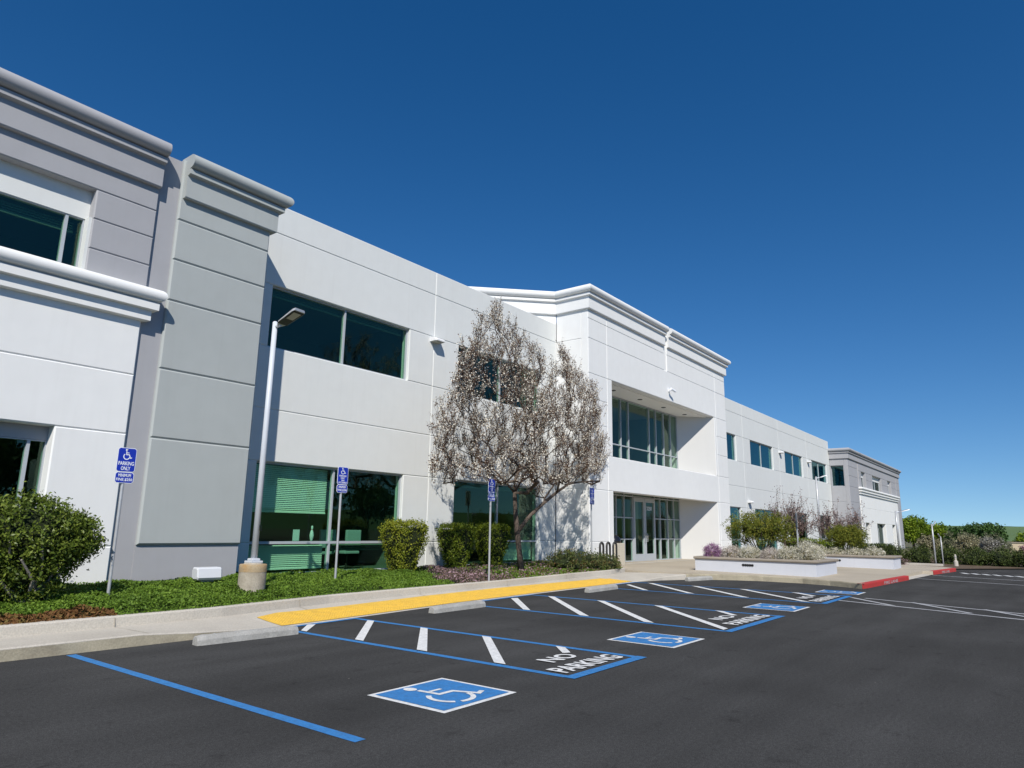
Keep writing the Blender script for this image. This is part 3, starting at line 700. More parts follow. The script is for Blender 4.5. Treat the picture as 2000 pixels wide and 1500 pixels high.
for z0, z1 in ((.0, 3.40), (4.0, 7.45)):
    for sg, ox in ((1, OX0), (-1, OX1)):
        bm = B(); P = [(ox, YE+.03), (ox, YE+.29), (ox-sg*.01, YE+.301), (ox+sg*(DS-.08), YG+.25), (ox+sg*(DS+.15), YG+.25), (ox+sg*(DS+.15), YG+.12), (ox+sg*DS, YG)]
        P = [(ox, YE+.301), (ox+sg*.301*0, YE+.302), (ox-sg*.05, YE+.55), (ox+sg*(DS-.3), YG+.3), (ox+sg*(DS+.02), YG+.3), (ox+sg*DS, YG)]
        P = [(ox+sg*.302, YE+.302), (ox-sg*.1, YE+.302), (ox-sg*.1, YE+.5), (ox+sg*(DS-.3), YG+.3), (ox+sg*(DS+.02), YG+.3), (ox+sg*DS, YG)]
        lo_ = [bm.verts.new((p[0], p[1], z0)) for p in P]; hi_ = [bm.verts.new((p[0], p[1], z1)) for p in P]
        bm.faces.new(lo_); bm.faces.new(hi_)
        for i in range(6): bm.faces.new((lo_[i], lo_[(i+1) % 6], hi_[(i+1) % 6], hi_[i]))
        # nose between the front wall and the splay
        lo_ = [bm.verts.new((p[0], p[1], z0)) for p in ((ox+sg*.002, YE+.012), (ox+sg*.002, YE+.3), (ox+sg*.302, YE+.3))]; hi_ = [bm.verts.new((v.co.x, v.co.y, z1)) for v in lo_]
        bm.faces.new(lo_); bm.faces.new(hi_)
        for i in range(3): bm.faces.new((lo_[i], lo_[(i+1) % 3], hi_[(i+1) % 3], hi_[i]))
        obj('reveal', bm, M['dimmed_w'], BL)
bm = B(); box(bm, OX0+.003, OX1-.003, YE+.301, YG+.3, 7.32, 7.7)
sf = obj('soffit', bm, M['soffit'], BL)
for x in (24.8, 27.2, 29.6, 32.0):
    bm = B(); lathe(bm, [(.0, 7.30), (.09, 7.30), (.11, 7.31), (.11, 7.35)], 16, (x, 13.75)); obj('downlight', bm, M['dark'], sf)
bm = B(); box(bm, OX0+.003, OX1-.003, YE+.301, YG+.3, 3.24, 4.0); obj('soffit', bm, M['soffit'], BL)
def glazing(z0, z1, mull, trans, doors=False):
    bm = B()
    GX0, GX1 = OX0+DS+.003, OX1-DS-.003; DA, DB = 27.38, 29.52
    zs = [z0+.06]+list(trans)+[z1-.06]; ms = [GX0+.05]+list(mull)+[GX1-.05]
    box(bm, GX0, GX1, YG-.05, YG+.06, z1-.06, z1-.002)
    segs = [(GX0, DA), (DB, GX1)] if doors else [(GX0, GX1)]
    for a, b_ in segs: box(bm, a, b_, YG-.05, YG+.06, z0, z0+.06)
    box(bm, GX0+.001, GX0+.05, YG-.05, YG+.06, z0+.06, z1-.06); box(bm, GX1-.05, GX1-.001, YG-.05, YG+.06, z0+.06, z1-.06)
    for mu in mull: box(bm, mu-.02, mu+.02, YG-.06, YG+.06, z0+.06, z1-.06)
    for t in trans:
        for a, b_ in zip(ms, ms[1:]):
            if doors and t < 3 and DA < (a+b_)/2 < DB: continue
            box(bm, a+.02, b_-.02, YG-.05, YG+.06, t-.022, t+.022)
    wd = obj('curtain_wall', bm, M['frame'], BL)
    bm = B()
    for a, b_ in zip(ms, ms[1:]):
        for c, d in zip(zs, zs[1:]):
            if doors and d < 3.1 and DA < (a+b_)/2 < DB: continue
            s1, s2 = random.uniform(-.004, .004), random.uniform(-.004, .004)
            v = [bm.verts.new(p) for p in ((a, YG+s1, c), (b_, YG+s2, c), (b_, YG+s2, d), (a, YG+s1, d))]; bm.faces.new(v)
    obj('pane', bm, M['glass'], wd); return wd
glazing(4.02, 7.31, [25.4, 26.44, 27.15, 29.18, 29.90, 30.73, 31.50], [5.22])
cw = glazing(.30, 3.23, [25.2, 25.9, 26.6, 27.38, 29.52, 30.10, 30.90, 31.60], [1.26, 2.16, 3.08], True)
for i, (a, b_) in enumerate(((27.42, 28.44), (28.46, 29.48))):      # double door
    bm = B(); y0, y1 = YG-.09, YG+.0
    box(bm, a, a+.11, y0, y1, .32, 3.045); box(bm, b_-.11, b_, y0, y1, .32, 3.045)
    box(bm, a+.11, b_-.11, y0, y1, .32, .62); box(bm, a+.11, b_-.11, y0, y1, 2.87, 3.045)
    d = obj('entrance_door', bm, M['frame'], BL)
    bm = B(); flat(bm, [(a+.11, 0), (b_-.11, 0), (b_-.11, 1), (a+.11, 1)], 0, lambda u, v: (u, YG-.04, .62+v*2.25)); obj('pane', bm, M['glass'], d)
    hx_ = b_-.08 if i == 0 else a+.08
    bm = B(); tube(bm, [(hx_, y0-.01, 1.15), (hx_, y0-.07, 1.15), (hx_, y0-.07, 1.50), (hx_, y0-.01, 1.50)], .014, 8); obj('handle', bm, M['galv'], d)
    bm = B(); box(bm, a+.11, b_-.11, YG+.01, YG+.05, 1.20, 1.25); obj('push_bar', bm, M['dark'], d)
    if i: text_mesh('house_number', '3250', lambda u, v: (a+.26+u, YG-.045, 2.52+v), .50, .17, M['swhite'], d, .02)
room(OX0+1, OX1-1, YG+.31, 22, .30, 3.3); room(OX0+1, OX1-1, YG+.31, 22, 4.0, 7.4)
for x in (25.4, 27.9, 30.6):      # lobby columns catch the sun through the glass
    bm = B(); box(bm, x, x+.40, 15.9, 16.3, .32, 3.29, .02); obj('lobby_column', bm, M['ceil'], BL)
def ecor(path): bm = B(); sweep(bm, path, cornice_profile(10.72)); obj('cornice', bm, M['white'], BL)
ecor([(EX0-6.4, YM+6.4), (EX0, YM), (EX0, YE), (28.00, YE)])
ecor([(28.32, YE), (EX1, YE), (EX1, YM), (EX1+6.4, YM+6.4)])
# right wing
UP2 = [(36.4, 40.9), (43.4, 48.0), (50.7, 55.25), (57.85, 62.6)]
wing('wall', YM, EX1+.02, 63.7, [42.1, 49.35, 56.5], UP2, [(36.4, 41.2), (43.7, 48.1), (50.8, 55.7), (59.2, 62.9)], M['wall'])
for a, b_ in UP2: window(a, b_, 5.80, 7.35, YM, ((a+b_)/2,), (), [], 'glass2')
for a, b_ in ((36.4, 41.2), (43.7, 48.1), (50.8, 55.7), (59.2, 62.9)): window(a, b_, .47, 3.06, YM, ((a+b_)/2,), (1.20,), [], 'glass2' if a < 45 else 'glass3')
for z0, z1 in ((.46, 3.6), (4.9, 7.9)):
    for a, b_ in ((35.8, 49), (49.3, 63.4)): room(a, b_, YM+.31, 20, z0, z1)
# right pavilion
PX = 63.72
bm = B()
for zt, zb_ in zip([8.75, 7.35], [7.35, 5.80-1.5]):
    if zt > 8: panel(bm, TXn(PX), YE+.301, YM+.02, zb_, zt)
for a, b_ in ((YE+.301, 13.30), (14.30, YM+.02)): panel(bm, TXn(PX), a, b_, 5.6, 7.35)
for zt, zb_ in ((5.6, 4.3), (4.3, 2.7), (2.7, .1)): panel(bm, TXn(PX), YE+.301, YM+.02, zb_, zt)
for zt, zb_ in zip([8.75, 7.3, 6.5, 5.6, 4.3, 3.15, 1.22], [7.3, 6.5, 5.6, 4.3, 3.15, 1.22, .1]): panel(bm, TY(YE), PX, 67.3, zb_, zt)
box(bm, 67.3, 67.72, YE+.08, YE+.4, .1, 8.7)
UW = [(68.8, 70.75), (73.9, 78.5), (81.9, 83.9)]
for zt, zb_, iv in ((8.75, 7.2, []), (7.2, 6.55, UW), (6.55, 5.7, UW)):
    for a, b_ in cuts(iv, 67.72, 86.9): panel(bm, TY(YE), a, b_, zb_, zt)
for zt, zb_ in zip([8.75, 7.3, 6.5, 5.6, 4.3, 3.15, 1.22], [7.3, 6.5, 5.6, 4.3, 3.15, 1.22, .1]): panel(bm, TY(YE), 87.1, 89.2, zb_, zt)
box(bm, 86.9, 87.1, YE+.08, YE+.4, .1, 8.7); box(bm, 88.9, 89.15, YE+.3, 30, .1, 8.7)
obj('upper_wall', bm, M['grey'], BL)
bm = B()
LW = [(69.1, 70.9), (74.3, 78.7), (82.4, 84.4)]
for zt, zb_, iv in ((5.7, 3.95, []), (3.95, 2.65, []), (2.65, .1, LW)):
    for a, b_ in cuts(iv, 67.72, 86.9): panel(bm, TY(YE), a, b_, zb_, zt)
obj('lower_wall', bm, M['white'], BL)
for a, b_ in UW: bm = B(); box(bm, a, b_, YE+.25, YE+.35, 6.75, 7.198); obj('window_header', bm, M['wall'], BL)
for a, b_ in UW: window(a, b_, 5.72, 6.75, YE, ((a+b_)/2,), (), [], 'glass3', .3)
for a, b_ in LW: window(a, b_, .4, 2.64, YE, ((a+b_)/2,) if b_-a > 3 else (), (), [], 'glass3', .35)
window(13.30, 14.30, 5.62, 7.34, PX, (), (), [], 'glass2', .28, TXn(PX))
room(67.9, 86.5, YE+.42, 19, .3, 2.66); room(67.9, 86.5, YE+.42, 19, 4.5, 6.9)
bm = B(); sweep(bm, [(PX, YM), (PX, YE), (67.3, YE), (67.3, YE+.1)], cornice_profile(8.83)); obj('cornice', bm, M['grey'], BL)
bm = B(); sweep(bm, [(67.72, YE+.1), (67.72, YE), (86.9, YE), (86.9, YE+.1)], cornice_profile(8.83)); obj('cornice', bm, M['grey'], BL)
bm = B(); sweep(bm, [(87.1, YE+.1), (87.1, YE), (89.2, YE), (89.2, 30)], cornice_profile(8.83)); obj('cornice', bm, M['grey'], BL)
bm = B(); sweep(bm, [(67.72, YE+.05), (67.72, YE), (86.9, YE), (86.9, YE+.05)], string_profile(5.75)); obj('string_course', bm, M['white'], BL)
bm = B(); box(bm, -16, 7.6, YE+.41, 32, 8.1, 8.4); box(bm, 7.61, EX0-.01, YM+.31, 32, 8.05, 8.35); box(bm, EX0+.31, EX1-.31, YE+.31, 32, 9.3, 9.6); box(bm, EX1+.01, PX, YM+.31, 32, 8.05, 8.35); box(bm, PX+.31, 88.8, YE+.41, 30, 8.1, 8.4)
box(bm, -16, 89, 31, 31.3, 0, 9.2); box(bm, -16.3, -16.01, YE, 31, 0, 8.6)
obj('roof', bm, M['roofm'], BL)

for c in BL.children: c.location = -BO
# fittings on the facade
def wall_light(x, z, label, s=1.0):
    t = thing('wall_light', label, 'wall light', WB(x, YM, z), 0, 'wall pack lights on the facade')
    bm = B(); P = [(0, .10), (-.10, .12), (-.26, .07), (-.30, .02), (-.30, -.02), (0, -.03)]; w_ = .22*s; rows = []
    for k, xx in enumerate((-w_, -w_*.8, w_*.8, w_)): rows.append([bm.verts.new((xx, p[0]*(.8 if k in (0, 3) else 1)-.001, p[1])) for p in P])
    for a, b_ in zip(rows, rows[1:]):
        for i in range(6): bm.faces.new((a[i], a[(i+1) % 6], b_[(i+1) % 6], b_[i]))
    bm.faces.new(rows[0]); bm.faces.new(rows[-1]); obj('housing', bm, M['trim'], t, False)
    bm = B(); box(bm, -w_*.7, w_*.7, -.24, -.04, -.05, -.031, .005); obj('lens', bm, M['lens'], t)
wall_light(14.72, 7.20, 'white wedge wall light between the upper windows, left of the blossoming tree')
wall_light(49.5, 7.12, 'wall light between the second and third upper windows right of the entrance')
wall_light(56.7, 7.08, 'wall light left of the farthest upper window of the right wing')
wall_light(42.6, 3.42, 'low wall light above the rounded green bush right of the entrance')
t = thing('security_camera', 'small white security camera above the entrance balcony opening', 'camera', WB(28.4, YE, 7.85))
bm = B(); box(bm, -.06, .06, -.05, 0, -.08, .08, .01); tube(bm, [(0, -.05, 0), (0, -.2, -.03)], .025, 8); obj('bracket', bm, M['swhite'], t)
bm = B(); tube(bm, [(-.16, -.2, .02), (.16, -.26, -.06)], .06, 12); obj('camera_body', bm, M['swhite'], t)
bm = B(); tube(bm, [(.162, -.26, -.062), (.18, -.265, -.066)], .045, 12); obj('camera_lens', bm, M['black'], t)

# things behind the near glass
def chair(x, y, label):
    t = thing('office_chair', label, 'chair', WB(x, y, .46), 0, 'chairs behind the ground floor window')
    bm = B(); box(bm, -.27, .27, -.04, .04, .62, 1.12, .03); obj('backrest', bm, M['chairf'], t)
    bm = B(); box(bm, -.27, .27, 0, .5, .44, .52, .03); obj('seat', bm, M['chairf'], t)
    bm = B(); tube(bm, [(0, .25, .44), (0, .25, .06)], .03, 8)
    for k in range(5): a = 2*math.pi*k/5; tube(bm, [(0, .25, .08), (.3*math.cos(a), .25+.3*math.sin(a), .04)], .02, 6)
    obj('base', bm, M['dark'], t)
chair(11.85, 15.2, 'pale office chair inside, just right of the window mullion behind the second sign'); chair(12.75, 15.25, 'pale office chair inside the dark window, nearest the first clipped hedge')
t = thing('desk', 'desk with papers behind the half-lowered blind', 'desk', WB(10.2, 15.4, .46))
bm = B(); box(bm, -.95, .95, -.4, .4, .72, .76, .008); obj('desk_top', bm, M['wood'], t)
for sx in (-.9, .88):
    bm = B(); box(bm, sx, sx+.03, -.38, .38, 0, .719); obj('side_panel', bm, M['wood'], t)
t = thing('bowling_pin', 'bowling pin standing on the sill by the window mullion', 'bowling pin', WB(11.0, 14.75, 1.235))
bm = B(); lathe(bm, [(.028, 0), (.05, .08), (.058, .14), (.045, .22), (.025, .28), (.022, .31), (.03, .35), (.02, .39), (0, .395)], 16); obj('pin_body', bm, M['swhite'], t, True)
bm = B(); lathe(bm, [(.0265, .285), (.0265, .30)], 16); obj('red_band', bm, M['red'], t)
t = tag(obj('paper_note', (lambda b_: (box(b_, 11.12, 11.32, 15.70, 15.705, 1.21, 1.50), b_)[1])(B()), M['swhite']), 'white sheet of paper leaning on the window sill inside', 'paper')
bm = B(); box(bm, 11.0, 12.05, 15.66, 15.9, 1.17, 1.205, .005); tag(obj('window_shelf', bm, M['interior']), 'narrow shelf inside the window under the bowling pin', 'shelf')

# ---------------------------------------------------------------- parking signs
def sign(x, y, z, h, label, lines, rz=0, w_=.30):
    t = thing('parking_sign', label, 'sign', (x, y, z), rz, 'accessible parking signs on steel posts')
    bm = B(); tube(bm, [(0, .02, -.3), (0, .02, h-.03)], .026, 10); obj('post', bm, M['galv'], t)
    def plate(z0, z1, name):
        bm = B(); c = .03; P = [(-w_/2+c, z0), (w_/2-c, z0), (w_/2, z0+c), (w_/2, z1-c), (w_/2-c, z1), (-w_/2+c, z1), (-w_/2, z1-c), (-w_/2, z0+c)]
        fr = bm.faces.new([bm.verts.new((a, -.012, b_)) for a, b_ in P]); r_ = bmesh.ops.extrude_face_region(bm, geom=[fr])
        for v in r_['geom']:
            if isinstance(v, bmesh.types.BMVert): v.co.y = -.007
        p = obj(name, bm, M['swhite'], t); e = .009; bm = B(); c = .024
        P = [(-w_/2+e+c, z0+e), (w_/2-e-c, z0+e), (w_/2-e, z0+e+c), (w_/2-e, z1-e-c), (w_/2-e-c, z1-e), (-w_/2+e+c, z1-e), (-w_/2+e, z1-e-c), (-w_/2+e, z0+e+c)]
        bm.faces.new([bm.verts.new((a, -.0145, b_)) for a, b_ in P]); obj('blue_field', bm, M['sblue'], p); return p
    zs = h-.40
    p = plate(zs, h, 'sign_panel'); q = plate(h-.585, zs-.004, 'fine_panel')
    n = len(lines); ph = .40-.03
    sy = .19 if n == 2 else .155
    bm = B(); wheelchair(bm, lambda u, v: (-.095+u*.19, -.0165, h-.018-sy+v*sy), .08); obj('pictogram', bm, M['swhite'], p)
    lh = (ph-sy-.015)/n
    for i, (s, ww) in enumerate(lines):
        z0_ = h-.022-sy-lh*(i+1)+.004
        text_mesh('lettering', s, lambda u, v: (-ww/2+u, -.0165, z0_+v), ww, lh*.76, M['swhite'], p, .02)
    for i, (s, ww) in enumerate((('MINIMUM', .20), ('FINE $250', .255))):
        z0_ = h-.585+.10-.072*i+.002
        text_mesh('lettering', s, lambda u, v: (-ww/2+u, -.0165, z0_+v), ww, .052, M['swhite'], q, .02)
    for zb_ in (h-.03, h-.55):
        bm = B(); tube(bm, [(0, -.0125, zb_), (0, -.021, zb_)], .008, 8); obj('bolt', bm, M['galv'], t)
L2 = [('PARKING', .25), ('ONLY', .15)]; L4 = [('PARKING', .20), ('ONLY', .12), ('VAN', .09), ('ACCESSIBLE', .24)]
sign(5.20, 12.10, lawnz(5.2, 12.1)-.03, 2.84-.36, 'blue PARKING ONLY sign on a leaning steel post beside the big bush', L2, 0)
sign(10.2, 12.70, lawnz(10.2, 12.7)-.03, 2.96-.33, 'blue van accessible sign in front of the dark lower window', L4, 0)
sign(14.28, 11.62, .26, 2.90-.26, 'blue van accessible sign between the third clipped hedge and the tree trunk', L4, 0, .29)
sign(21.1, 12.62, .27, 3.07-.27, 'blue parking sign right of the blossoming tree, next to the bike rack', L4, 0, .30)
sign(27.5, 7.5, .55, 1.85, 'parking sign seen edge-on rising from the near raised planter', L4, R(15.3), .3)

# ---------------------------------------------------------------- lamp posts
def lamp_head(t, z, ang=0, s=1.0):
    c, s_ = math.cos(ang), math.sin(ang)
    def P(u, v, w_): return (c*u-s_*v, s_*u+c*v, z+w_)
    bm = B(); tube(bm, [P(.03, 0, -.07), P(.16*s, 0, -.05)], .035*s, 8); obj('arm', bm, M['polew'], t)
    bm = B(); prof = [(.12, .05, .03), (.22, .13, .055), (.62, .15, .10), (.68, .13, .09)]; rows = []
    for u, hw, top in prof:
        zz = .40*u-.12
        rows.append([bm.verts.new(P(u*s, -hw*s, zz)), bm.verts.new(P(u*s, hw*s, zz)), bm.verts.new(P(u*s, hw*s*.9, zz+top*.55)), bm.verts.new(P(u*s, -hw*s*.9, zz+top*.55))])
    for a, b_ in zip(rows, rows[1:]):
        for i in range(4): bm.faces.new((a[i], a[(i+1) % 4], b_[(i+1) % 4], b_[i]))
    bm.faces.new(rows[0]); bm.faces.new(rows[-1]); hd = obj('lamp_head', bm, M['galv'], t)
    bm = B(); v = [bm.verts.new(P(u*s, w_*s, .40*u-.12-.006)) for u, w_ in ((.20, -.12), (.66, -.135), (.66, .135), (.20, .12))]; bm.faces.new(v); obj('underside', bm, M['dark'], hd)
    bm = B(); v = [bm.verts.new(P(u*s, w_*s, .40*u-.12-.011)) for u, w_ in ((.40, -.085), (.62, -.095), (.62, .095), (.40, .085))]; bm.faces.new(v); obj('lens', bm, M['lens'], hd)
def lamp_post(x, y, z, h, label, ang, base=True, r_=.060, s=1.0, pm='polew'):
    t = thing('lamp_post', label, 'street lamp', (x, y, z), 0, 'parking lot lamp posts')
    if base:
        bm = B(); lathe(bm, [(.250, -.3), (.247, .45), (.246, .52), (.235, .535), (0, .536)], 32); cb = obj('concrete_base', bm, M['cylc'], t, True)
        bm = B(); lathe(bm, [(.2510, .40), (.2500, .46), (.249, .522), (.236, .539), (.18, .540)], 32); obj('rust_stain', bm, M['rust'], cb, True)
        bm = B(); lathe(bm, [(.18, .537), (.16, .565), (0, .566)], 24); obj('grout_pad', bm, M['cylc'], t)
        bm = B(); box(bm, -.12, .12, -.12, .12, .566, .60, .008); box(bm, -.085, .085, -.085, .085, .60, .645, .02); obj('base_plate', bm, M['polew'], t)
    bm = B(); tube(bm, [(0, 0, .56 if base else -.3), (0, 0, h*.6), (0, 0, h)], [r_, r_*.9, r_*.82], 16); lathe(bm, [(r_*.82, h), (r_*.5, h+.02), (0, h+.025)], 16); obj('pole', bm, M[pm], t, True)
    lamp_head(t, h-.02, ang, s)
    return t
lp = lamp_post(7.68, 12.0, .34, 5.29, 'white lamp post on a round stained concrete base in front of the grey pillar', R(-82))
text_mesh('pole_number', '15', lambda u, v: (.012+u*.8, -.0655-.004+u*.25, 1.15+v), .09, .11, M['black'], lp, .0)
lamp_post(52.5, 12.8, .1, 5.5, 'tall grey lamp post behind the two far bushes, in front of the right wing', R(-45), False, .085, 1.25, 'galv')
lamp_post(62, 9.4, -.05, 3.5, 'white lamp post with dark head at the far end of the right planter', R(-50), False, .085, 1.6, 'galv')
lamp_post(43.6, 4.95, 0, 2.2, 'thin pale pole near the dark hedge at the end of the lot', R(-60), False, .042, .3, 'galv')
lamp_post(43.7, 4.62, 0, 1.55, 'shorter thin pole right of the other pale pole at the lot end', R(150), False, .032, .25, 'galv')
t = thing('utility_post', 'stubby white utility post beside the thin poles at the lot end', 'utility post', (44.2, 4.1, 0))
bm = B(); lathe(bm, [(.11, 0), (.10, .30), (.05, .34), (.05, .62), (.0, .66)], 14); obj('post_body', bm, M['conc'], t)
bm = B(); lathe(bm, [(.065, .50), (.065, .54)], 14); obj('collar', bm, M['galv'], t)
# ground flood light
t = thing('flood_light', 'white box flood light in the ground cover left of the lamp post base', 'flood light', (7.27, 12.85, .44), R(-8))
bm = B()
P = [(-.10, .13), (-.13, .17), (-.10, .33), (-.06, .355), (.16, .355), (.20, .30), (.17, .15), (.08, .12)]; rows = []
for xx, k in ((-.235, .80), (-.21, 1), (.21, 1), (.235, .80)): rows.append([bm.verts.new((xx, .03+(p[0]-.03)*k, .24+(p[1]-.24)*k)) for p in P])
for a, b_ in zip(rows, rows[1:]):
    for i in range(8): bm.faces.new((a[i], a[(i+1) % 8], b_[(i+1) % 8], b_[i]))
bm.faces.new(rows[0]); bm.faces.new(rows[-1]); obj('housing', bm, M['fixt'], t)
bm = B(); tube(bm, [(0, .02, -.1), (0, .02, .15)], .03, 8); box(bm, -.12, .12, -.02, .06, .09, .135, .01); obj('stem', bm, M['galv'], t)
bm = B(); v = [bm.verts.new(p) for p in ((-.22, .203, .29), (.22, .203, .29), (.22, .178, .17), (-.22, .178, .17))]; bm.faces.new(v); obj('lens', bm, M['lens'], t)

# ---------------------------------------------------------------- bin and bike rack
t = thing('litter_bin', 'square pebble-faced litter bin with a black dome lid left of the doors', 'litter bin', (25.1, 14.05, .215))
bm = B(); box(bm, -.38, .38, -.35, .35, 0, .90, .04); obj('bin_body', bm, M['pebble'], t)
bm = B(); lathe(bm, [(.30, .90), (.34, .92), (.335, 1.0), (.29, 1.12), (.18, 1.21), (0, 1.25)], 24); obj('dome_lid', bm, M['black'], t, True)
t = thing('bike_rack', 'black tubular wave bike rack in front of the litter bin', 'bike rack', (22.75, 12.85, .22))
bm = B(); pts = []; xs_ = np.linspace(-.72, .72, 7)
for i, x in enumerate(xs_):
    if i % 2 == 0: pts += [(x, 0, -.1), (x, 0, .80)]
    else: pts += [(x, 0, .80), (x, 0, -.1)]
wave = []; n = len(xs_)
for i in range(n-1):
    a, b_ = xs_[i], xs_[i+1]; topz = .82; botz = .12
    if i == 0: wave.append((a, 0, -.1))
    if i % 2 == 0: c = (a+b_)/2; rr = (b_-a)/2; wave += [(c-rr*math.cos(math.pi*k/6), 0, topz+rr*1.1*math.sin(math.pi*k/6)) for k in range(7)]
    else: c = (a+b_)/2; rr = (b_-a)/2; wave += [(c-rr*math.cos(math.pi*k/6), 0, botz-rr*1.1*math.sin(math.pi*k/6)) for k in range(7)]
wave.append((xs_[-1], 0, -.1))
tube(bm, wave, .04, 8); obj('wave_tube', bm, M['dark'], t, True)
for s in (-.72, .72):
    bm = B(); lathe(bm, [(.075, -.04), (.075, -.03), (0, -.03)], 12, (s, 0)); obj('floor_flange', bm, M['black'], t)

# ---------------------------------------------------------------- raised planters
def planter(x0, x1, y0, y1, z0, label, vent_y):
    t = thing('raised_planter', label, 'planter', (0, 0, 0), 0, 'raised planters on the plaza')
    bm = B(); h = .46; th = .2
    box(bm, x0, x0+th, y0, y1, z0-.1, z0+h); box(bm, x1-th, x1, y0, y1, z0-.1, z0+h); box(bm, x0+th, x1-th, y0, y0+th, z0-.1, z0+h); box(bm, x0+th, x1-th, y1-th, y1, z0-.1, z0+h)
    obj('planter_wall', bm, M['plwall'], t)
    bm = B(); o = .045; prof = [(-.22, z0+h+.001), (o, z0+h+.001), (o+.025, z0+h+.03), (o+.025, z0+h+.07), (o, z0+h+.095), (-.22, z0+h+.095)]
    sweep(bm, [(x0, y1+.0), (x0, y0), (x1, y0), (x1, y1), (x0+.001, y1)], prof); obj('cap', bm, M['cap'], t)
    bm = B(); flat(bm, [(x0+th, y0+th), (x1-th, y0+th), (x1-th, y1-th), (x0+th, y1-th)], z0+h-.03); obj('soil', bm, M['soil'], t)
    bm = B(); box(bm, x0-.012, x0+.01, vent_y, vent_y+.42, z0+.28, z0+.34)
    for k in range(5): box(bm, x0-.02, x0-.012, vent_y+.02+.08*k, vent_y+.07+.08*k, z0+.27, z0+.35)
    obj('wall_lamp', bm, M['black'], t)
    return t
planter(25.5, 28.35, 6.42, 10.75, .15, 'nearer low white planter with brown cap, on the plaza by the wheel stop', 8.55)
planter(34.2, 36.0, 5.45, 10.2, .15, 'farther low white planter with brown cap, beyond the first red kerb', 7.55)

# ---------------------------------------------------------------- plants
def ellipsoid_pts(c, r, n_, shell=.75):
    d = unit(n_); k = rng.uniform(shell**3, 1, n_)**(1/3); P = d*k[:, None]*np.array(r)+np.array(c); return P, d
def clumps(c, r, nclump, per, cr, shell=.6, zmin=None):
    """leaf points gathered in clumps near the surface of an ellipsoid: uneven outline with gaps"""
    P, _ = ellipsoid_pts(c, r, nclump, shell); out = []; nr = []
    for p in P:
        q = rng.normal(size=(per, 3))*cr*rng.uniform(.6, 1.3); out.append(p+q); d = (p-np.array(c))/np.array(r); nr.append(np.tile(d, (per, 1))+q*.5)
    out = np.concatenate(out); nr = np.concatenate(nr)
    if zmin is not None: k = out[:, 2] > zmin; out, nr = out[k], nr[k]
    return out, nr/(np.linalg.norm(nr, axis=1)[:, None]+1e-9)

# ground cover
def lawn_obj():
    bm = B(); rows = []
    lx = sorted(list(np.arange(-12, 23.0, .5))+[8.44, 8.46, 22.89, 22.91, 23.1])
    for x in lx:
        yb = 13.9 if (x < 8.45 or x > 22.9) else 15.45
        y0 = KF(x)+.12; rows.append([bm.verts.new((x, y0+(yb-y0)*k/5, lawnz(x, y0+(yb-y0)*k/5)-.02)) for k in range(6)])
    for a, b_ in zip(rows, rows[1:]):
        for i in range(5): bm.faces.new((a[i], b_[i], b_[i+1], a[i+1]))
    return obj('ground_cover', bm, M['lawnbase'])
lw = lawn_obj(); struct(lw, 'stuff'); lw['label'] = 'low dense green ground cover between the kerb and the building'; lw['category'] = 'ground cover'
def scatter(x0, x1, dens, zone):
    n_ = int((x1-x0)*4.2*dens); x = rng.uniform(x0, x1, n_); y = np.empty(n_)
    y0 = np.interp(x, KX, KY)+.10; y1 = np.where((x < 8.47) | (x > 22.9), 13.80, 15.34)-.02; y = y0+(y1-y0)*rng.uniform(0, 1, n_)
    k = zone(x, y, y0); x, y, y0 = x[k], y[k], y0[k]
    z = .26+(np.interp(x, WX, WZ)-.26)*np.clip((y-y0-.05)/1.6, 0, 1)
    return x, y, z, y0
def inz_pink(x, y, y0):
    c = 12.6+.9*(y-y0)+.35*np.sin(y*5); return (x > c) & (x < 15.2+.5*np.sin(y*7))
def inz_dry(x, y, y0): return (x < 4.9) & (y-y0 < .38+.1*np.sin(x*6)) & (x > 3.3)
def inz_mix(x, y, y0): return (x >= 15.0)
hum = lambda x, y: .05*(np.sin(x*2.1+y*3)+np.sin(x*5.3-y*4.1))*.5+.03*np.sin(x*11+y*9)
for (x0, x1, dens, zone, m, sz, hh, name, up_) in (
        (2.4, 13.6, 2300, lambda x, y, y0: ~inz_pink(x, y, y0) & ~inz_dry(x, y, y0), 'lawn', .023, .09, 'leaves', .9),
        (13.5, 16, 300, lambda x, y, y0: ~inz_pink(x, y, y0), 'lawn', .03, .06, 'leaves', .9),
        (12.4, 16, 900, inz_pink, 'pinkflower', .028, .13, 'pink_flowers', .8),
        (3.2, 5.0, 1200, inz_dry, 'drypatch', .035, .07, 'dry_leaves', .9),
        (15.0, 23.1, 520, inz_mix, 'lawn', .034, .07, 'leaves', .9),
        (15.0, 22.0, 260, inz_mix, 'pinkflower', .03, .09, 'flowers', .8),
        (16.0, 23.1, 130, inz_mix, 'drypatch', .035, .06, 'dry_leaves', .9)):
    x, y, z, y0 = scatter(x0, x1, dens, zone)
    edge = np.clip((y-y0)/.18, .25, 1)
    zz = z+(rng.uniform(0, 1, len(x))**.6*hh+np.maximum(0, hum(x, y)))*edge
    nrm = np.zeros((len(x), 3)); nrm[:, 2] = 1; nrm[:, 1] = -.35
    o = leaves(name, np.stack([x, y, zz], 1), sz, M[m], lw, nrm, .62, .5); o['kind'] = 'stuff'

def stemset(bm, base, tops, r0, r1, bend=.15, n=6):
    for tp in tops:
        a = Vector(base)+Vector((random.uniform(-.08, .08), random.uniform(-.08, .08), 0)); b_ = Vector(tp); m_ = (a+b_)/2+Vector((random.uniform(-bend, bend), random.uniform(-bend, bend), random.uniform(-.05, .1)))
        tube(bm, [a, (a+m_)/2+Vector((random.uniform(-bend, bend)*.3, 0, 0)), m_, b_], [r0, r0*.85, (r0+r1)/2, r1], n)
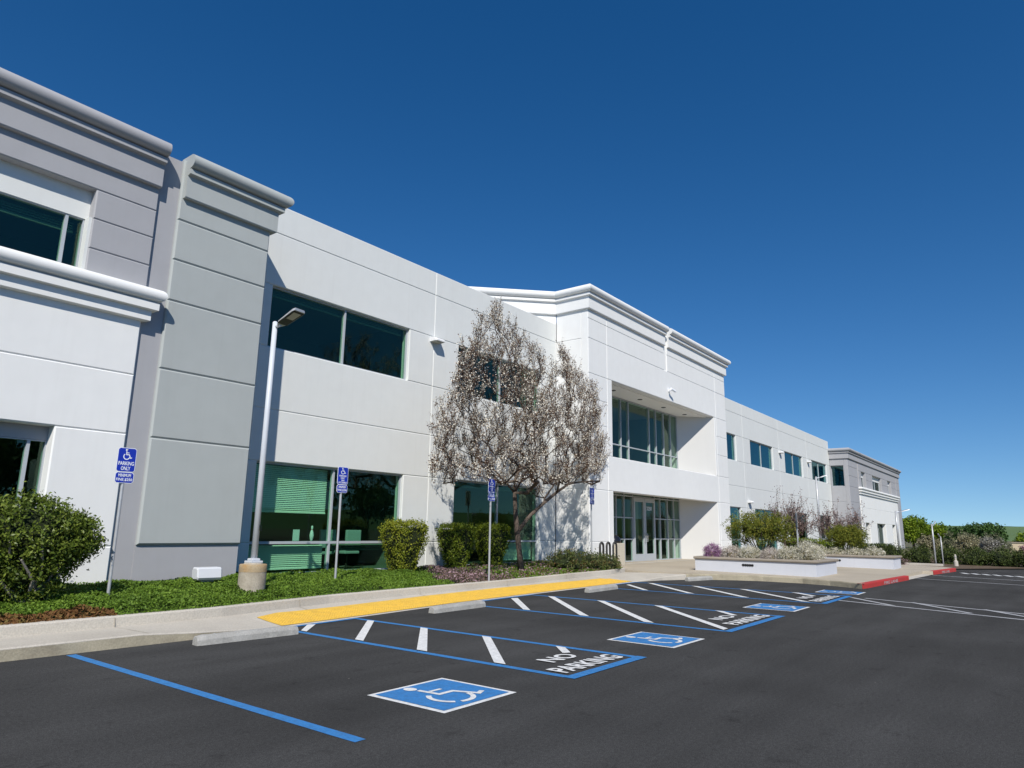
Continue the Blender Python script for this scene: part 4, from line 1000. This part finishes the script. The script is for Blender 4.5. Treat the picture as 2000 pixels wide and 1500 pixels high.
# big bush on the left: a leafy cap on bare stems, leaning out to the right
t = thing('large_bush', 'large round dark green bush at the left edge, in front of the white wall', 'bush', (4.0, 12.25, .36))
lc = []
lobes = [((-.05, 0, 1.05), (.88, .58, .58)), ((-.7, .05, .85), (.7, .55, .7)), ((.50, -.05, .98), (.50, .42, .38)), ((.0, 0, .55), (.62, .45, .48)), ((-.9, 0, .45), (.6, .5, .5)), ((-1.5, .1, .9), (.8, .6, .7))]
P, N_ = [], []
for c, r_ in lobes:
    p, q = clumps(c, r_, int(330*r_[0]), 34, .06, .86, .04); P.append(p); N_.append(q)
P = np.concatenate(P); N_ = np.concatenate(N_)
leaves('foliage', P, .030, M['bush'], t, N_, .6, .45)
bm = B()
for c, r_ in lobes: blob(bm, c, [q*.72 for q in r_], 2, .1)
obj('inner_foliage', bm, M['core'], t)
bm = B(); stemset(bm, (0, -.1, -.02), [(-.7, -.35, .9), (-.35, -.42, .95), (.05, -.45, .95), (.4, -.3, .8), (.7, -.1, .9), (.2, .1, 1.0), (-.2, -.5, .7)], .035, .014); obj('stem', bm, M['barkpale'], t)
# clipped hedges, wider at the top
def hedge(x, y, z, rx, ry, h, m, label, flare=.62, n_=7500, grp='clipped hedges along the wall', sz=.026):
    t = thing('clipped_hedge', label, 'hedge', (x, y, z), 0, grp)
    u = rng.uniform(-math.pi, math.pi, n_); s = rng.uniform(0, 1, n_)
    topf = rng.uniform(0, 1, n_) < .30
    zz = np.where(topf, h*(1+.03*rng.normal(size=n_)), h*s); k = flare+(1-flare)*np.clip(zz/h*1.5, 0, 1)**1.1
    ex = .62; cu, su = np.cos(u), np.sin(u)
    rad = np.where(topf, np.sqrt(rng.uniform(0, 1, n_)), 1-.10*rng.uniform(0, 1, n_)**1.0)
    rad = rad*(1+.06*np.sin(u*5+zz*6)+.05*np.sin(u*9-zz*11))
    zz = zz+.03*np.sin(u*4)*h-np.where(rad > .88, .06*h*(zz > .9*h), 0)
    X = np.sign(cu)*np.abs(cu)**ex*rx*k*rad; Y = np.sign(su)*np.abs(su)**ex*ry*k*rad
    P = np.stack([X, Y, zz], 1)+rng.normal(size=(n_, 3))*.018
    N = np.stack([cu*~topf, su*~topf, topf*1.2+.15], 1)
    leaves('foliage', P, sz, M[m], t, N, .6, .5)
    bm = B(); prev = None
    for zf in (.04, .35, .7, .93):
        k_ = flare+(1-flare)*min(1, zf*1.5)**1.1; rg = [bm.verts.new((math.copysign(abs(math.cos(a))**ex, math.cos(a))*rx*k_*.86, math.copysign(abs(math.sin(a))**ex, math.sin(a))*ry*k_*.86, h*zf)) for a in np.linspace(0, 2*math.pi, 20, endpoint=False)]
        if prev:
            for i in range(20): bm.faces.new((prev[i], prev[(i+1) % 20], rg[(i+1) % 20], rg[i]))
        else: bm.faces.new(rg[::-1])
        prev = rg
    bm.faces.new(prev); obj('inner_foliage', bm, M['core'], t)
    return t
hedge(13.72, 14.25, .34, .66, .46, 1.36, 'hedge', 'yellow-green clipped hedge, first from the left along the windows', .48)
hedge(16.0, 14.35, .34, .60, .42, 1.32, 'hedge2', 'green clipped hedge, second of three, left of the third blue sign', .46)
hedge(17.85, 14.45, .34, .64, .42, 1.34, 'hedge2', 'clipped hedge next to the tree trunk, partly behind the sign post', .46)
# low reddish shrubs near the bike rack
def lowshrub(x, y, z, r_, h, m, label, n_=2600, name='low_shrub', cat='shrub', grp='low shrubs by the entrance', sz=.035, cr=.06, spk=0):
    t = thing(name, label, cat, (x, y, z), 0, grp)
    p, q = clumps((0, 0, h*.35), (r_, r_*.8, h*.62), n_//26, 26, cr, .6, -.02)
    leaves('foliage', p, sz, M[m], t, q, .7, .45)
    bm = B(); blob(bm, (0, 0, h*.3), (r_*.72, r_*.55, h*.45), 2, .15) if name != 'flower_mound' else blob(bm, (0, 0, h*.2), (r_*.6, r_*.5, h*.35), 2, .15)
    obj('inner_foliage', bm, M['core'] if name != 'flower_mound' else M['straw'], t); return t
lowshrub(19.75, 12.75, .36, .80, .62, 'loro', 'low reddish-green shrub left of the fourth sign post')
lowshrub(21.0, 12.72, .32, .75, .60, 'loro', 'dark low shrub behind the fourth sign post')
lowshrub(21.95, 12.6, .27, .62, .52, 'loro', 'low shrub at the foot of the bike rack')

# blossoming tree: branches grown towards points that fill the outline of the crown
ENV = [(13.29, 3.08), (13.22, 3.76), (13.35, 4.48), (13.67, 4.95), (14.29, 5.71), (14.25, 6.54), (14.94, 7.48), (15.76, 8.38), (16.41, 8.31), (17.1, 7.84), (17.81, 7.62), (18.56, 7.19), (18.81, 6.95), (19.18, 7.32), (19.82, 7.77), (20.57, 7.32), (21.27, 7.03), (22.11, 6.73), (22.35, 5.3), (22.95, 4.3), (22.55, 3.75), (21.7, 3.4), (20.8, 3.1), (19.82, 3.0), (18.03, 3.03), (15.95, 2.98), (14.57, 3.04), (13.76, 2.63)]
def inside(x, z, E=ENV):
    c = False; n = len(E)
    for i in range(n):
        (x1, z1), (x2, z2) = E[i], E[i-1]
        if (z1 > z) != (z2 > z) and x < (x2-x1)*(z-z1)/(z2-z1)+x1: c = not c
    return c
def pear():
    Y0 = 12.98; base = np.array([17.5, Y0, .28])
    nodes = [base, np.array([17.38, Y0, .9]), np.array([17.25, Y0, 1.5]), np.array([17.15, Y0, 2.1]), np.array([17.12, Y0+.02, 2.7]), np.array([17.1, Y0, 3.3])]; par = [-1, 0, 1, 2, 3, 4]
    def limb(frm, pts):
        k = frm
        for p in pts: nodes.append(np.array(p)); par.append(k); k = len(nodes)-1
        return k
    limb(2, [(17.7, 12.85, 2.0), (18.3, 12.7, 2.45), (18.8, 12.55, 2.8), (19.3, 12.4, 3.1), (19.9, 12.2, 3.2), (20.6, 12.0, 3.25)])
    limb(7, [(18.6, 12.9, 2.6), (19.2, 12.95, 3.05), (19.9, 12.9, 3.5), (20.4, 12.8, 4.1)])
    limb(4, [(16.8, 13.1, 3.0), (16.4, 13.3, 3.4), (15.8, 13.5, 3.7), (15.2, 13.65, 3.9)])
    limb(4, [(17.3, 12.8, 3.2), (17.6, 12.6, 3.8), (17.9, 12.5, 4.6)])
    tg = []
    while len(tg) < 640:
        x = rng.uniform(13.2, 23.1); z = rng.uniform(2.7, 8.4)
        if not inside(x, z): continue
        wy = min(1.45, .5+.33*(8.4-z)); y = Y0-.55+rng.uniform(-1, 1)*wy
        if y > 14.4: y = rng.uniform(13.2, 14.4)
        # same outline at another depth: slide along the line of sight distance ratio
        k = y/Y0; tg.append((x*k, y, 1.6+(z-1.6)*k))
    tg = np.array(tg); tg = tg[np.argsort(np.linalg.norm(tg-nodes[5], axis=1))]
    for t_ in tg:
        A = np.array(nodes); d = t_-A; dist = np.linalg.norm(d, axis=1)
        hor = np.hypot(d[:, 0], d[:, 1]); cost = dist+2.0*np.maximum(0, .75*hor-d[:, 2])
        cost[:4] += 50; cost[6:8] += 50
        i = int(np.argmin(cost)); L = dist[i]
        if L < .12: continue
        n_ = max(1, int(L/.28)); k = i; a = A[i]
        for s in range(1, n_+1):
            q = s/n_; p = a+(t_-a)*q; p = p+np.array([0, 0, -.16*L*math.sin(math.pi*q)])
            if s < n_: p = p+rng.normal(size=3)*.025
            nodes.append(p); par.append(k); k = len(nodes)-1
    N = len(nodes); A = np.array(nodes); ch = [[] for _ in range(N)]
    for i, p in enumerate(par):
        if p >= 0: ch[p].append(i)
    rad = np.zeros(N)
    for i in range(N-1, -1, -1): rad[i] = .0052 if not ch[i] else sum(rad[c]**2.25 for c in ch[i])**(1/2.25)
    sc_ = .118/rad[0]; rad = np.maximum(.0055, rad*min(1.5, sc_)); rad[0] *= 1.25
    t = thing('blossoming_tree', 'blossoming pear tree with cream flowers and bare brown twigs before the wall', 'tree', tuple(base))
    off = Vector(base); bmT = B(); bmB = B()
    # chains
    for i in range(N):
        if i and not (par[i] >= 0 and (len(ch[par[i]]) == 1 and False)): pass
    done = set()
    def chain(s, p0):
        pts = []; rr = []
        if p0 >= 0: pts.append(Vector(A[p0])-off); rr.append(min(rad[p0], rad[s]*1.25))
        k = s
        while True:
            pts.append(Vector(A[k])-off); rr.append(rad[k])
            if not ch[k]: break
            nx = max(ch[k], key=lambda c: rad[c])
            for c in ch[k]:
                if c != nx: stack.append((c, k))
            k = nx
        big = rr[0] > .035
        if len(pts) > 1: tube(bmT if big else bmB, pts, rr, 10 if big else 4, cap=big)
    stack = [(0, -1)]
    while stack: s, p0 = stack.pop(); chain(s, p0)
    obj('trunk', bmT, M['bark'], t, True); cr_ = obj('branches', bmB, M['twig'], t)
    # twigs, upright sprays from thin nodes
    idx = np.where((rad < .03) & (A[:, 2] > 2.4))[0]; V = []; tips = []
    for i in idx:
        for _ in range(8):
            d = np.array([rng.normal()*.30, rng.normal()*.30, 1.0+rng.normal()*.25]); d /= np.linalg.norm(d); L = rng.uniform(.14, .46); a = A[i]+rng.normal(size=3)*.05; b_ = a+d*L
            if b_[1] > 15.1: continue
            s = np.cross(d, unit(1)[0]); s /= np.linalg.norm(s); s2 = np.cross(d, s)
            for w_ in (s, s2): V += [a-w_*.0042, a+w_*.0042, b_+w_*.0022, b_-w_*.0022]
            tips.append((a, b_))
    V = np.array(V)-np.array(base); quads('twigs', V, M['twig'], t)['kind'] = 'stuff'
    T_ = np.array(tips); n_ = 92000; w_ = rng.integers(0, len(T_), n_)
    # blossom gathers on some sprays and thins out inside the crown
    cl = .5+.5*np.sin(T_[w_, 0, 0]*1.7+T_[w_, 0, 2]*1.3)*np.sin(T_[w_, 0, 2]*2.3+T_[w_, 0, 1]*2)
    w_ = w_[rng.uniform(0, 1, n_) < .45+.55*cl]; n_ = len(w_)
    P = T_[w_, 0]+(T_[w_, 1]-T_[w_, 0])*rng.uniform(.1, 1.05, n_)[:, None]+rng.normal(size=(n_, 3))*.028
    leaves('blossom', P-np.array(base), .021, M['blossom'], t, None, 1, .7)['kind'] = 'stuff'
pear()

# planter and plaza plants
FL = [(26.05, 10.25, .42, .62, 'purple', 'purple flowering mound at the left end of the near planter'),
      (26.2, 9.55, .50, .56, 'mauve', 'mauve and cream mound second from the left in the near planter'),
      (26.1, 8.85, .50, .55, 'cream', 'cream flowering mound below the big planter bush'),
      (26.2, 8.15, .48, .50, 'mauve', 'mauve tinted mound in the middle of the near planter'),
      (26.2, 7.50, .52, .58, 'cream', 'cream mound right of the mauve one in the near planter'),
      (26.5, 6.95, .52, .78, 'cream', 'tall pale cream mound at the right end of the near planter'),
      (27.6, 7.05, .50, .62, 'cream', 'cream mound in the back right corner of the near planter')]
for x, y, r_, h, m, lb in FL: lowshrub(x, y, .58, r_, h, m, lb, 7000, 'flower_mound', 'flowering shrub', 'flower mounds in the near planter', .019, .045)
for k, lb in enumerate(('cream flower mound at the hidden left end of the far planter', 'second cream mound in the far planter, left of the lamp post foot', 'cream mound below the rounded far bush', 'straw-coloured mound at the middle of the far planter', 'small cream mound at the right end of the far planter', 'mauve mound behind the near planter corner')):
    x, y = (34.75, 9.4-k*.78) if k < 5 else (33.9, 10.9)
    lowshrub(x, y, .58 if k < 5 else .3, .52, .46+.04*math.sin(k*2), 'cream' if k < 5 else 'mauve', lb, 3500, 'flower_mound', 'flowering shrub', 'flower mounds in the far planter', .024, .055)
def vase_bush(x, y, z, r_, h, m, label, stems=9, n_=15000):
    t = thing('round_bush', label, 'bush', (x, y, z), 0, 'rounded bushes in the planters')
    P, N_ = [], []
    for k in range(9):
        a = 2*math.pi*k/9; c = (r_*.55*math.cos(a), r_*.55*math.sin(a), h*(.68+.1*math.sin(k*2.3))); p, q = clumps(c, (r_*.45, r_*.45, h*.26), n_//300, 26, .07, .4); P.append(p); N_.append(q)
    p, q = clumps((0, 0, h*.74), (r_*.6, r_*.6, h*.27), n_//110, 26, .07, .5); P.append(p); N_.append(q)
    leaves('foliage', np.concatenate(P), .030, M[m], t, np.concatenate(N_), .7, .5)
    bm = B(); blob(bm, (0, 0, h*.66), (r_*.50, r_*.50, h*.15), 2, .2); obj('inner_foliage', bm, M['core'], t)
    bm = B(); stemset(bm, (0, 0, -.05), [(r_*.5*math.cos(2*math.pi*k/stems), r_*.5*math.sin(2*math.pi*k/stems), h*.6) for k in range(stems)], .03, .015, .06, 5); obj('stem', bm, M['bark'], t)
vase_bush(27.4, 8.85, .56, 1.38, 1.80, 'olive', 'big rounded olive-green bush growing from the near planter')
vase_bush(35.3, 7.45, .56, .95, 1.42, 'olive', 'smaller rounded olive-green bush growing from the far planter')
hedge(37.5, 10.0, .16, .5, 1.0, 1.15, 'hedge2', 'clipped box hedge behind the first rounded bush, under the bare tree', .95, 3000, 'clipped hedges beyond the planters', .035)
hedge(42.5, 9.9, .05, .5, .75, 1.05, 'hedge2', 'small clipped hedge between the two rounded bushes', .95, 2500, 'clipped hedges beyond the planters', .04)
hedge(50, 9.2, .05, .6, 1.3, .95, 'darkhedge', 'dark low hedge in front of the right pavilion windows', .95, 2500, 'clipped hedges beyond the planters', .05)
def bare_tree(x, y, z, h, r_, label, m='haze_brown', n_=2600, trunk=.05, grp='bare trees beyond the planters', leaf=.03, name='bare_tree', low=.42, mat_t='twig'):
    t = thing(name, label, 'tree', (x, y, z), 0, grp); bmT = B(); tube(bmT, [(0, 0, -.1), (.03, .02, h*.25), (0, 0, h*.5)], [trunk, trunk*.85, trunk*.6], 7); pts = []
    bmB = B()
    for k in range(34):
        a = rng.uniform(0, 2*math.pi); q = rng.uniform(.2, 1)**.5; e = Vector((r_*q*math.cos(a), r_*q*math.sin(a), h*(1-.45*q*q)*rng.uniform(.8, 1))); s = Vector((0, 0, h*rng.uniform(.28, .5))); m_ = (s+e)/2+Vector((0, 0, -.06*h)); tube(bmB, [s, m_, e], [trunk*.35, trunk*.22, trunk*.1], 4, False)
        for _ in range(9):
            b0 = s.lerp(e, rng.uniform(.35, 1)); b1 = b0+Vector((rng.normal()*.12*r_, rng.normal()*.12*r_, abs(rng.normal())*.14*h)); tube(bmB, [b0, b1], [trunk*.1, trunk*.05], 3, False); pts += [b0.lerp(b1, rng.uniform(0, 1.1)) for _ in range(max(1, n_//306))]
    obj('trunk', bmT, M['bark'], t); obj('branches', bmB, M[mat_t], t)
    P = np.array([tuple(p) for p in pts]); P += rng.normal(size=P.shape)*.05; leaves('blossom', P, leaf, M[m], t, None, 1, .7)
bare_tree(33.6, 9.75, .2, 3.35, 1.45, 'sparse bare tree with brown twigs above the first rounded bush', 'brownbud', 4200, .06, leaf=.030)
bare_tree(44.5, 9.75, .1, 3.3, 1.9, 'sparse bare tree above the second rounded bush, before the grey corner', 'brownbud', 5500, .06, leaf=.036)

# far edge of the lot
def tree(x, y, z, h, r_, m, label, n_=4200, leaf=.16, name='leafy_tree', grp='trees beyond the lot', trunk=.18, low=.35, cat='tree', core=True):
    t = thing(name, label, cat, (x, y, z), 0, grp); P, N_ = [], []
    for k in range(11):
        a = rng.uniform(0, 2*math.pi); q = rng.uniform(0, .62); c = (r_*q*math.cos(a), r_*q*math.sin(a), h*(low+(1-low)*(.30+.42*rng.uniform(0, 1)*(1-q*.5)))); rr = r_*rng.uniform(.38, .55)
        p, s = clumps(c, (rr, rr, rr*.8*min(1.2, h*(1-low)/(2*r_)+.3)), n_//280, 24, leaf*1.3, .55); P.append(p); N_.append(s)
    leaves('crown', np.concatenate(P), leaf, M[m], t, np.concatenate(N_), .7, .55)
    bm = B(); tube(bm, [(0, 0, -.2), (.1, 0, h*.3), (0, .1, h*.6)], [trunk, trunk*.8, trunk*.4], 8)
    for k in range(5): a = 1.3*k; tube(bm, [(0, 0, h*.3), (r_*.4*math.cos(a), r_*.4*math.sin(a), h*.62)], [trunk*.5, trunk*.2], 5)
    obj('trunk', bm, M['bark'], t); return t
tree(108, 14.6, 0, 4.4, 3.2, 'brighttree', 'bright green tree just past the right end of the building', 6500, .17, low=.1)
tree(104, 11.2, 0, 3.4, 2.6, 'brighttree', 'lower yellow-green tree next to the bright one', 5000, .15, low=.1)
tree(100, 5.9, 0, 3.55, 3.0, 'darktree', 'dark green round tree at the right, above the bushes', 6500, .15, low=.15)
tree(101, 8.2, 0, 2.9, 2.2, 'darktree', 'smaller dark tree left of the round dark green one', 3500, .15, low=.1)
tree(112, 1.6, 0, 2.3, 2.4, 'brighttree', 'low bright tree by the beige wall at the right edge', 3000, .15, low=.1)
for (x, y, h, r_, m, lb) in ((60, 7.2, 1.75, .95, 'haze_brown', 'grey-brown leafless shrub right of the building corner'), (62, 6.2, 2.1, 1.15, 'olivetree', 'grey-green shrub behind the thin poles'),
        (58, 4.5, 1.95, 1.2, 'haze_brown', 'wide bare brown shrub in the middle of the far row'), (57, 3.3, 1.9, 1.0, 'whitebloss', 'pale blossoming shrub at the right of the far row'),
        (63, 5.0, 2.1, 1.2, 'olivetree', 'olive shrub behind the bare brown one'), (66, 3.6, 2.1, 1.3, 'olivetree', 'olive shrub behind the pale blossoming one'),
        (54, 2.1, 1.0, .9, 'haze_brown', 'short bare shrub in front of the beige wall'), (75, 1.6, 1.15, .7, 'pinktree', 'pink blossoming shrub at the right edge')):
    tree(x, y, 0, h, r_, m, lb, 3600, .06, 'far_shrub', 'shrubs at the end of the lot', .05, .0, 'shrub')
for k, (x, y) in enumerate(((47.5, 7.5), (47.3, 6.1), (47.2, 4.7), (46.9, 3.4), (46.6, 2.1), (46.3, .8), (46.2, -.5))):
    lb = ('dark low hedge plant nearest the building end', 'dark hedge plant behind the pink ground flowers', 'dark hedge plant behind the thin poles', 'dark hedge plant right of the utility post', 'dark hedge plant below the bare brown shrub', 'dark hedge plant below the pale blossoming shrub', 'dark hedge plant at the right edge of the photo')[k]
    lowshrub(x, y, .03, .95, 1.0 if k < 5 else 1.15, 'darkhedge', lb, 3200, 'dark_shrub', 'shrub', 'dark hedge at the end of the lot', .045, .09)
lowshrub(43.4, 6.7, .05, .7, .30, 'pinkflower', 'pink flowering ground plant at the foot of the far planter', 1600, 'flower_patch', 'flowers', None, .03, .07)
t = thing('beige_wall', 'long low beige wall with a pale coping at the right edge of the distance', 'wall', (110, 0, 0))
bm = B(); box(bm, 0, .4, -26, 3.9, -.3, .85); obj('wall_face', bm, M['beige'], t)
bm = B(); box(bm, -.08, .48, -26.05, 3.95, .851, .98, .02); obj('coping', bm, M['cap'], t)
# trees across the lot, behind the viewer: they show in the dark windows
for k, (x, y, h, r_) in enumerate(((-14, -26, 7, 4), (4, -30, 6, 3.6), (16, -28, 8.5, 4.4), (34, -31, 6.5, 4), (52, -29, 7, 4.2))):
    tree(x, y, 0, h, r_, 'darktree', ('dark tree across the lot, reflected in the left windows', 'small dark tree across the lot', 'tall dark tree across the lot, reflected beside the second sign', 'dark tree across the lot facing the entrance', 'dark tree across the lot facing the right wing')[k], 3800, .22, 'leafy_tree', 'trees across the lot behind the viewer', .25, .25)
